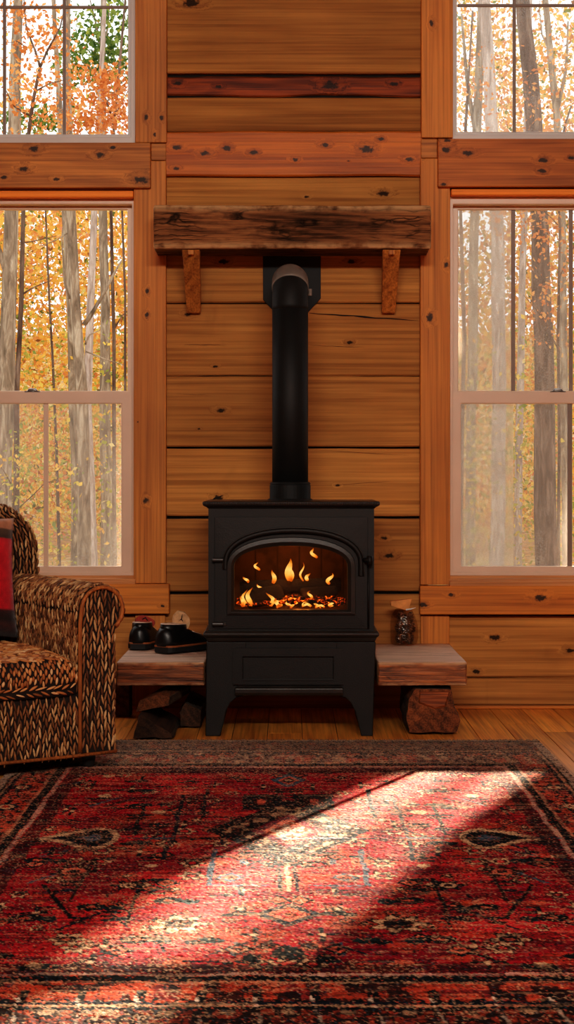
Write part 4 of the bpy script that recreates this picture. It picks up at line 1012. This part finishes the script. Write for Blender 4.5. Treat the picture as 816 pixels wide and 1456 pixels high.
me=bpy.data.meshes.new('rug'); idx=np.arange(ny*nx).reshape(ny,nx)
fa=np.stack([idx[:-1,:-1],idx[1:,:-1],idx[1:,1:],idx[:-1,1:]],-1).reshape(-1,4)
me.vertices.add(len(co_)); me.vertices.foreach_set('co',co_.ravel()); me.loops.add(fa.size); me.loops.foreach_set('vertex_index',fa.ravel()); me.polygons.add(len(fa)); me.polygons.foreach_set('loop_start',np.arange(0,fa.size,4)); me.update(calc_edges=True)
ca=me.color_attributes.new('pattern','FLOAT_COLOR','POINT'); ca.data.foreach_set('color',np.concatenate([img.reshape(-1,3),np.ones((ny*nx,1))],1).ravel())
g=G('rug_wool'); c=g.attr('pattern','Color'); n=g.noise(g.map(g.obj(),(1,1,1)),700,2,.7)
c=g.mix(1.0,c,g.ramp(n,[(.3,(.7,.7,.7)),(.7,(1.25,1.25,1.25))]),'MULTIPLY'); g.bump(n,.5,.002); me.materials.append(g.fin(c,.95,spec=.08)); rug=bpy.data.objects.new('area_rug',me); COL.objects.link(rug); tag(rug,'worn red and navy patterned oriental rug lying in front of the stove','rug')
fr_=MB()
for i in range(420):
    x_=-RX+.004+2*(RX-.004)*i/419; a=random.uniform(-.012,.012); L=random.uniform(.012,.030)
    fr_.tube([(x_,RY0-.004,.005),(x_+a*.5,RY0+L*.5,.005+random.random()*.003),(x_+a,RY0+L,.003)],[.0022,.002,.0012],4)
fr_.build('fringe',plain('rug_fringe',lin((150,122,98)),.9,nz=.3),rug)

# ================================================================= OUTSIDE
g=G('forest_floor'); co=g.obj(); v=g.vor(co,7,out=1); sepr=g.n('ShaderNodeSeparateColor',{0:v}).outputs[0]
c=g.ramp(sepr,[(0,lin((120,86,54))),(.3,lin((176,126,70))),(.55,lin((214,150,74))),(.75,lin((150,130,80))),(1,lin((222,186,140)))])
M['litter']=g.fin(c,.9)
b=MB(); nxg,nyg=30,34; vs=[];fs=[]
def gz(x,y_): return -.60+.05*mnoise.noise(Vector((x*.3,y_*.3,0)))+ (max(0,y_-34)/30)**1.5*5.0
for j in range(nyg+1):
    y_=.25+(j/nyg)**1.5*75
    for i in range(nxg+1):
        x_=(-1+2*i/nxg)*(8+y_*.5); vs.append((x_,y_,gz(x_,y_)))
for j in range(nyg):
    for i in range(nxg): a=j*(nxg+1)+i; fs.append((a,a+1,a+nxg+2,a+nxg+1))
b.add(vs,fs); o=b.build('ground_outside',M['litter'],None,smooth=True); struct(o,'leaf-strewn forest floor outside the windows')

def leafmat(name,stops,tr=.5):
    g=G(name); r=g.isl(); c=g.ramp(r,stops,'LINEAR')
    d=g.n('ShaderNodeBsdfDiffuse',{'Color':c}); t_=g.n('ShaderNodeBsdfTranslucent',{'Color':c}); m=g.n('ShaderNodeMixShader',{0:tr,1:d.outputs[0],2:t_.outputs[0]}); g.nt.links.new(m.outputs[0],g.out.inputs[0]); return g.m
Yl,Or,Rs,Gr,Ol,Pa=lin((244,206,104)),lin((236,170,84)),lin((214,142,96)),lin((128,144,78)),lin((190,176,84)),lin((252,226,160))
M['leaf_yellow']=leafmat('autumn_leaves_yellow',[(0,lin((120,84,50))),(.06,Rs),(.22,Or),(.38,Yl),(.52,Or),(.62,lin((226,150,110))),(.72,Yl),(.82,Pa),(.88,Ol),(.95,Gr),(1,lin((96,104,58)))])
M['leaf_mix']=leafmat('autumn_leaves_mixed',[(0,Gr),(.3,Ol),(.45,Yl),(.6,Or),(.7,Gr),(.9,Ol),(1,Pa)])
M['leaf_orange']=leafmat('autumn_leaves_orange',[(0,lin((186,110,66))),(.5,lin((224,142,80))),(.85,lin((232,176,110))),(1,lin((206,122,78)))])
M['leaf_green']=leafmat('pine_green_leaves',[(0,lin((64,92,48))),(.5,lin((104,130,64))),(.85,lin((146,160,84))),(1,lin((190,190,90)))])
def leaf_mesh(mb_name,pts,size,mat,parent=None,droop=.5,asp=.62):
    n=len(pts); pts=np.asarray(pts); r=np.random.default_rng(len(mb_name)+n)
    d=r.normal(size=(n,3)); d/=np.linalg.norm(d,axis=1)[:,None]; e=r.normal(size=(n,3)); e-=d*(e*d).sum(1)[:,None]; e/=np.linalg.norm(e,axis=1)[:,None]
    s=size*(.55+.9*r.random(n))[:,None]
    q=np.stack([pts-d*s*.5,pts+e*s*asp*.5,pts+d*s*.5,pts-e*s*asp*.5],1).reshape(-1,3)
    me=bpy.data.meshes.new(mb_name); me.vertices.add(4*n); me.vertices.foreach_set('co',q.ravel()); me.loops.add(4*n); me.loops.foreach_set('vertex_index',np.arange(4*n)); me.polygons.add(n); me.polygons.foreach_set('loop_start',np.arange(0,4*n,4)); me.update(calc_edges=True)
    me.materials.append(mat); o=bpy.data.objects.new(mb_name,me); COL.objects.link(o)
    if parent is not None:
        o.parent=parent; o.matrix_parent_inverse=Matrix.Translation(-Vector(parent.location))
    return o
def barkmat(name,c0,c1,c2):
    g=G(name); co=g.obj(); n=g.noise(g.map(co,(9,9,1.6)),1.6,5,.65,.8); n2=g.noise(co,2.2,3); t_=g.math('ADD',g.math('MULTIPLY',n,.75),g.math('MULTIPLY',n2,.25))
    g.bump(n,.8,.05); return g.fin(g.ramp(t_,[(.32,c0),(.5,c1),(.66,c2)]),.95,spec=.1)
M['bark']=barkmat('bark_grey_brown',lin((84,72,60)),lin((144,124,104)),lin((200,180,156)))
M['bark_pale']=barkmat('bark_pale',lin((126,106,96)),lin((182,160,146)),lin((226,208,194)))
M['bark_dark']=barkmat('bark_dark',lin((58,44,38)),lin((100,80,68)),lin((146,122,104)))
tree_n=[0]
def tree(label,y,pts,wpx,mat,branches=(),leaves=None,kind='tree',name='forest_tree',toz=11.0,leaf_parts=()):
    """pts: trunk centre line as (px,py) seen on the plane y; wpx: trunk width in px at the bottom and the top"""
    P3=[PT(a,c,y) for a,c in pts]
    g0=gz(P3[0].x,y)-.05; first=P3[0].copy(); dirn=(P3[1]-P3[0]) if len(P3)>1 else Vector((0,0,1))
    base=first-dirn*((first.z-g0)/max(dirn.z,.01))*.6; base.z=g0; base.y=y
    allp=[base]+P3
    last=P3[-1]
    if last.z<toz:
        dv=P3[-1]-P3[-2]; dv=dv/max(dv.z,.05); 
        allp.append(last+dv*(toz-last.z))
    # densify
    dense=[]; 
    for a,c in zip(allp[:-1],allp[1:]):
        m=max(2,int((c-a).length/.6))
        for i in range(m): dense.append(a.lerp(c,i/m))
    dense.append(allp[-1])
    s=(DIST+y)/F; r0=wpx[0]*s/2; r1=wpx[1]*s/2; zt0=P3[0].z; zt1=P3[-1].z
    rad=[]
    for p in dense:
        t_=(p.z-zt0)/max(.01,zt1-zt0); r=r0+(r1-r0)*min(max(t_,0),1)
        if t_>1: r=max(.012,r1*(1-.75*(p.z-zt1)/max(.1,toz-zt1)))
        if t_<0: r=r0*(1+.25*min(1,-t_))
        rad.append(r)
    dense=[p+Vector((mnoise.noise(Vector((p.z*.8,y,p.x))),mnoise.noise(Vector((p.z*.8,y+5,p.x))),0))*.35*r for p,r in zip(dense,rad)]
    root=thing(name,base,label,kind)
    b=MB(); b.tube(dense,rad,12,jit=.12); b.build('trunk',mat,root,smooth=True)
    for br in branches:
        q=[PT(a,c,y+(br[2] if len(br)>2 else 0)*i/len(br[0])) for i,(a,c) in enumerate(br[0])]
        m=[q[0]]; 
        for a,c in zip(q[:-1],q[1:]):
            for i in range(1,4): p=a.lerp(c,i/3); m.append(p+Vector((mnoise.noise(p*2),0,mnoise.noise(p*2+Vector((9,0,0)))))*.03)
        wb=br[1]*s/2; b=MB(); b.tube(m,[max(.003,wb*(1-.75*i/len(m))) for i in range(len(m))],7); b.build('branch',mat,root,smooth=True)
    for (lm,size,clusters) in leaf_parts:
        pts_=[]
        for (a,c,ra,rc,nn_,dy) in clusters:
            ctr=PT(a,c,y+dy); kx=ra*s; kz_=rc*s
            pts_.append(np.stack([ctr.x+rng.normal(0,kx/2,nn_),ctr.y+rng.normal(0,max(kx,kz_)/2.2,nn_),ctr.z+rng.normal(0,kz_/2,nn_)],1))
        leaf_mesh('foliage',np.concatenate(pts_),size,lm,root)
    return root
# ---- seen through the left windows
tree('broad grey forked trunk at the far left of the lower left window',15,[(4,760),(7,560),(12,420),(16,300),(20,180)],(26,19),M['bark'],[([(14,400),(-10,330),(-40,240)],11)],toz=9)
tree('thin dark leaning maple with sparse orange leaves in the upper left window',12,[(23,760),(24,560),(30,430),(33,300),(40,195),(48,140),(57,96)],(9,4.5),M['bark_dark'],
     [([(57,96),(50,72),(38,40),(34,-20)],4),([(57,96),(68,70),(84,38),(96,-10)],4),([(50,130),(70,118),(95,112)],2.5),([(44,165),(20,150),(2,120)],3),([(36,240),(70,220),(110,205)],2.5),([(40,68),(25,58),(8,62)],2),([(30,420),(44,412),(72,400)],3),([(33,345),(60,340),(80,336)],2)],toz=4.5,
     leaf_parts=[(M['leaf_orange'],.06,[(40,40,42,40,150,0),(80,60,40,50,150,.3),(20,110,36,50,130,0),(60,130,50,60,190,-.2),(15,20,44,34,130,.2),(90,120,30,50,90,.4),(65,170,70,30,120,.2)])])
tree('stout grey trunk with a rising side branch in the left window',14,[(121,790),(119,640),(116,560),(108,440),(104,360),(101,300),(97,180),(95,0)],(19,10),M['bark'],
     [([(119,462),(134,440),(152,412),(165,385),(173,370)],7),([(99,425),(93,400),(91,370),(88,340),(90,308)],4),([(121,490),(128,476),(142,470)],3.5),([(122,500),(150,512),(180,520)],2.5),([(100,330),(80,342),(55,350)],2.2)],toz=10)
tree('slim grey trunk just left of the whitish one in the left window',19,[(107,800),(106,640),(104,570),(100,440),(92,300),(84,150)],(12,8),M['bark'],toz=11)
tree('pale whitish trunk in the lower sash of the left window',16.5,[(131,805),(128,700),(124,575),(128,440),(134,300),(140,180)],(15,8),M['bark_pale'],toz=10)
tree('grey trunk carrying green pine foliage in the upper left window',21,[(152,805),(150,640),(149,560),(150,430),(146,300),(146,180),(146,75)],(19,9),M['bark'],
     [([(146,75),(138,40),(128,0)],4),([(146,75),(152,40),(156,-10)],4),([(146,120),(120,90),(100,70)],3),([(148,150),(170,120),(190,100)],3),([(150,360),(140,352),(128,352)],2)],toz=9.4,
     leaf_parts=[(M['leaf_green'],.10,[(125,60,44,60,420,0),(165,50,40,70,480,0),(112,100,34,28,150,0),(158,90,36,34,220,.4),(30,170,50,22,200,0),(70,170,50,20,200,0)])])
tree('twin thin dark trunk beside the right edge of the left window',17,[(163,800),(162,640),(162,480),(158,300),(160,200),(170,90)],(6,4),M['bark_dark'],[([(161,470),(172,450),(186,436)],2.5)],toz=8.5)
tree('slender dark sapling in the middle of the lower left window',20,[(84,800),(80,640),(75,520),(70,430),(66,330)],(5,2.5),M['bark_dark'],toz=6)
tree('small bushy maple with bright orange leaves at the right of the upper left window',13,[(178,640),(178,420),(172,260),(160,170),(150,140)],(4,2.5),M['bark_dark'],[([(172,260),(150,215),(120,180)],2.5),([(160,170),(175,140),(190,110)],2)],toz=4.0,
     leaf_parts=[(M['leaf_orange'],.06,[(140,150,60,30,420,0),(165,125,44,34,360,0),(120,175,50,20,240,.2),(170,168,50,26,330,0),(150,110,40,14,120,0)])])
tree('young beech with yellow green leaves low in the left window',11,[(14,815),(17,760),(20,700),(24,640)],(4,2),M['bark_dark'],[([(18,730),(60,690),(95,676)],1.8),([(20,700),(5,670),(-12,650)],1.8)],toz=1.4,
     leaf_parts=[(M['leaf_mix'],.05,[(45,690,56,30,120,0),(70,660,50,40,90,0),(20,650,40,40,90,0)])])
# ---- seen through the right windows
tree('massive dark trunk right of centre in the right window',15,[(776,815),(774,640),(772,480),(768,330),(758,180),(746,30)],(33,21),M['bark_dark'],[([(768,330),(790,240),(812,150)],7)],toz=10)
tree('pale grey trunk left of centre in the right window',18,[(706,815),(708,640),(710,480),(706,330),(700,180),(690,20)],(22,17),M['bark_pale'],toz=10)
tree('slim pale trunk between the two stout ones in the right window',21,[(736,815),(737,640),(741,480),(744,330),(748,200)],(12,9),M['bark_pale'],toz=10)
tree('leaning dark trunk with bent top at the right of the upper right window',17,[(806,800),(802,560),(800,400),(796,260),(792,160),(783,80),(776,10)],(14,9),M['bark'],[([(792,160),(804,100),(808,30)],6),([(783,80),(770,50),(768,0)],3)],toz=9)
tree('grey double-stemmed trunk near the left edge of the right window',22,[(668,815),(670,640),(672,480),(674,330),(678,180),(684,30)],(15,12),M['bark'],[([(678,200),(664,120),(656,20)],8)],toz=11)
tree('slender brown sapling along the left edge of the right window',16,[(655,810),(656,640),(660,480),(655,300),(664,150)],(7,4),M['bark_dark'],toz=7)
tree('thin beech with copper leaves at the right of the right window',13,[(794,815),(795,640),(793,480),(796,330),(792,220)],(5,3),M['bark_dark'],[([(795,500),(770,450),(745,420)],2),([(794,400),(815,350),(835,320)],2),([(793,320),(765,290),(740,270)],2)],toz=4.5,
     leaf_parts=[(M['leaf_orange'],.055,[(760,320,40,40,150,0),(800,340,40,60,190,0),(780,440,50,60,160,0),(720,310,30,30,60,.3),(800,200,40,60,150,0),(740,150,50,60,120,.4),(690,120,44,80,140,.6),(800,90,40,50,90,.4)])])
# three trunks added out of view to the right, shaped to cut the sunbeam
def sun_blocker(label,pts,r,mat):
    """pts: (x,z) centre line at y = ys_"""
    x,z=pts[0]; base=Vector((x,ys_,gz(x,ys_)-.05)); root=thing('forest_tree',base,label,'tree'); b=MB()
    line=[base]+[Vector((a,ys_,c)) for a,c in pts]; dense=[]
    for a,c in zip(line[:-1],line[1:]):
        for i in range(4): dense.append(a.lerp(c,i/4))
    dense.append(line[-1]); b.rings([[(p.x+r*math.cos(2*PI*j/18),p.y+r*math.sin(2*PI*j/18),p.z) for j in range(18)] for p in dense]); b.build('trunk',mat,root,smooth=True)
    return root
SUN=Vector((.45,1.0,.336))
def sunx(xw,y): return xw+.45*y
ys_=5.0
AIM=Vector((.10,-2.9,0)); SP=AIM+SUN*24
def lean(edge,r,sgn):   # floor points (x, distance from the camera) on the edge of the shadow -> trunk centre line
    out=[]
    for x,d in edge:
        f_=Vector((x,d-DIST,0)); t_=(ys_-f_.y)/(SP.y-f_.y); q=f_.lerp(SP,t_); out.append((q.x+sgn*r,q.z))
    return [(out[0][0],.2)]+out+[(out[-1][0]+.05*sgn,out[-1][1]+.5),(out[-1][0]+.25*sgn,6.5)]
sun_blocker('unseen thick trunk added to block sun, first beyond the right window edge',lean([(.50,5.75),(.278,5.34),(-.10,4.43),(-.31,3.6),(-.42,3.04),(-.50,2.4)],.34,-1),.34,M['bark'])
sun_blocker('unseen thin sapling added to block sun between the two thick trunks',lean([(.64,5.6),(.178,4.39),(-.10,3.5),(-.27,2.9),(-.42,2.4)],0,1),.036,M['bark_dark'])
sun_blocker('unseen second thick trunk added to block sun outside to the right',lean([(.82,5.6),(.34,4.43),(.17,3.9),(.0,3.44),(-.17,2.98),(-.36,2.4)],.28,1),.28,M['bark'])
# ---- uncountable foliage behind the trunks
def cloud(n,xr_,yr_,zf_,dens,seed):
    r=np.random.default_rng(seed); out=[]
    while sum(len(o) for o in out)<n:
        p=np.stack([r.uniform(*xr_,4000),r.uniform(*yr_,4000),r.uniform(*zf_,4000)],1)
        k_=np.array([dens(a) for a in p]); out.append(p[r.random(4000)<k_])
    return np.concatenate(out)[:n]
def clump(p,s,seed): return mnoise.noise(Vector((p[0]*s+seed,p[1]*s*.5,p[2]*s)))
def d_left(p):
    d=7+p[1]; zt_=EYE+(CY-255)*d/F; 
    k_=1 if p[2]<zt_ else max(0.0,.18-.05*(p[2]-zt_))
    return k_*(1 if clump(p,.55,3)>-.18 else .22)*(1 if clump(p,1.6,8)>-.2 else .35)
def d_right(p):
    return (1 if p[2]<8 else .55)*(1 if clump(p,.5,23)>-.12 else .15)*(1 if clump(p,1.5,28)>-.1 else .3)
def d_low(p): return (1 if clump(p,.8,13)>-.05 else .2)*max(0,1-max(0,p[2]-1.6)*.35)
for x_lo,x_hi,nm in ((-10.0,-.2,'left'),(.2,10.0,'right')):
    o=leaf_mesh('autumn_foliage',cloud(80000 if nm=='left' else 76000,(x_lo,x_hi),(25,40),(-.3,10.0 if nm=='left' else 12.5),d_left if nm=='left' else d_right,1 if nm=='left' else 2),.115,M['leaf_yellow'])
    tag(o,'dense yellow and orange autumn leaves of the woods behind the %s windows'%nm,'foliage',kind='stuff')
    o=leaf_mesh('undergrowth',cloud(15000,(x_lo,x_hi),(16.8,24.6),(-.55,3.2),d_low,5 if nm=='left' else 6),.075,M['leaf_mix'])
    tag(o,'green and yellow undergrowth low in the woods outside the %s lower window'%nm,'undergrowth',kind='stuff')

# ================================================================= LIGHT
w=bpy.data.worlds.new('overcast_sky'); SC.world=w; w.use_nodes=True; nt=w.node_tree; bg=nt.nodes['Background']
tc=nt.nodes.new('ShaderNodeTexCoord'); nz=nt.nodes.new('ShaderNodeTexNoise'); nz.inputs['Scale'].default_value=2.5; nz.inputs['Detail'].default_value=4
rp=nt.nodes.new('ShaderNodeValToRGB'); rp.color_ramp.elements[0].color=(.90,.93,.97,1); rp.color_ramp.elements[1].color=(1,.985,.96,1)
nt.links.new(tc.outputs['Generated'],nz.inputs['Vector']); nt.links.new(nz.outputs[0],rp.inputs[0]); nt.links.new(rp.outputs[0],bg.inputs[0]); bg.inputs[1].default_value=2.0
def light(name,typ,loc,energy,color,**kw):
    l=bpy.data.lights.new(name,typ); l.energy=energy; l.color=color
    for k_,v in kw.items(): setattr(l,k_,v)
    o=bpy.data.objects.new(name,l); COL.objects.link(o); o.location=loc; return o
s=light('low_sun','SPOT',SP,900000,(1,.80,.60),spot_size=math.radians(8.5),spot_blend=.1,shadow_soft_size=.2); s.rotation_euler=(AIM+SUN*3-SP).to_track_quat('-Z','Y').to_euler()
a=light('rear_fill','AREA',(.2,-8.8,3.60),330,(1,.92,.82),shape='RECTANGLE',size=3.6,size_y=.4); a.rotation_euler=(Vector((0,0,1.2))-a.location).to_track_quat('-Z','Y').to_euler()  # fill light added behind the camera to brighten the interior
light('fire_light','POINT',(sx(412),-.52,sz(800)),.9,(1,.42,.10),shadow_soft_size=.05)
light('fire_light','POINT',(sx(430),-.62,sz(855)),.5,(1,.30,.05),shadow_soft_size=.03)

# ================================================================= CAMERA
cd=bpy.data.cameras.new('camera'); cam=bpy.data.objects.new('camera',cd); COL.objects.link(cam); SC.camera=cam
cam.location=(0,-DIST,EYE); cam.rotation_euler=(PI/2,0,0)
cd.sensor_fit='VERTICAL'; cd.sensor_height=36; cd.sensor_width=36; cd.lens=F/1456*36
cd.shift_y=-(728-CY)/1456; cd.shift_x=-(CX-408)/1456; cd.clip_end=300
SC.view_settings.view_transform='Standard'; SC.view_settings.look='None'; SC.view_settings.exposure=0
SC.view_settings.use_curve_mapping=True; cmap=SC.view_settings.curve_mapping; cv=cmap.curves[3]
for p_ in ((.03,.019),(.12,.108),(.42,.435)): cv.points.new(*p_)
cmap.update()
try:
    SC.cycles.use_denoising=True; SC.cycles.max_bounces=10; SC.cycles.transparent_max_bounces=16; SC.cycles.sample_clamp_indirect=6
except Exception: pass
for o in bpy.data.objects:
    if '_local' in o: del o['_local']
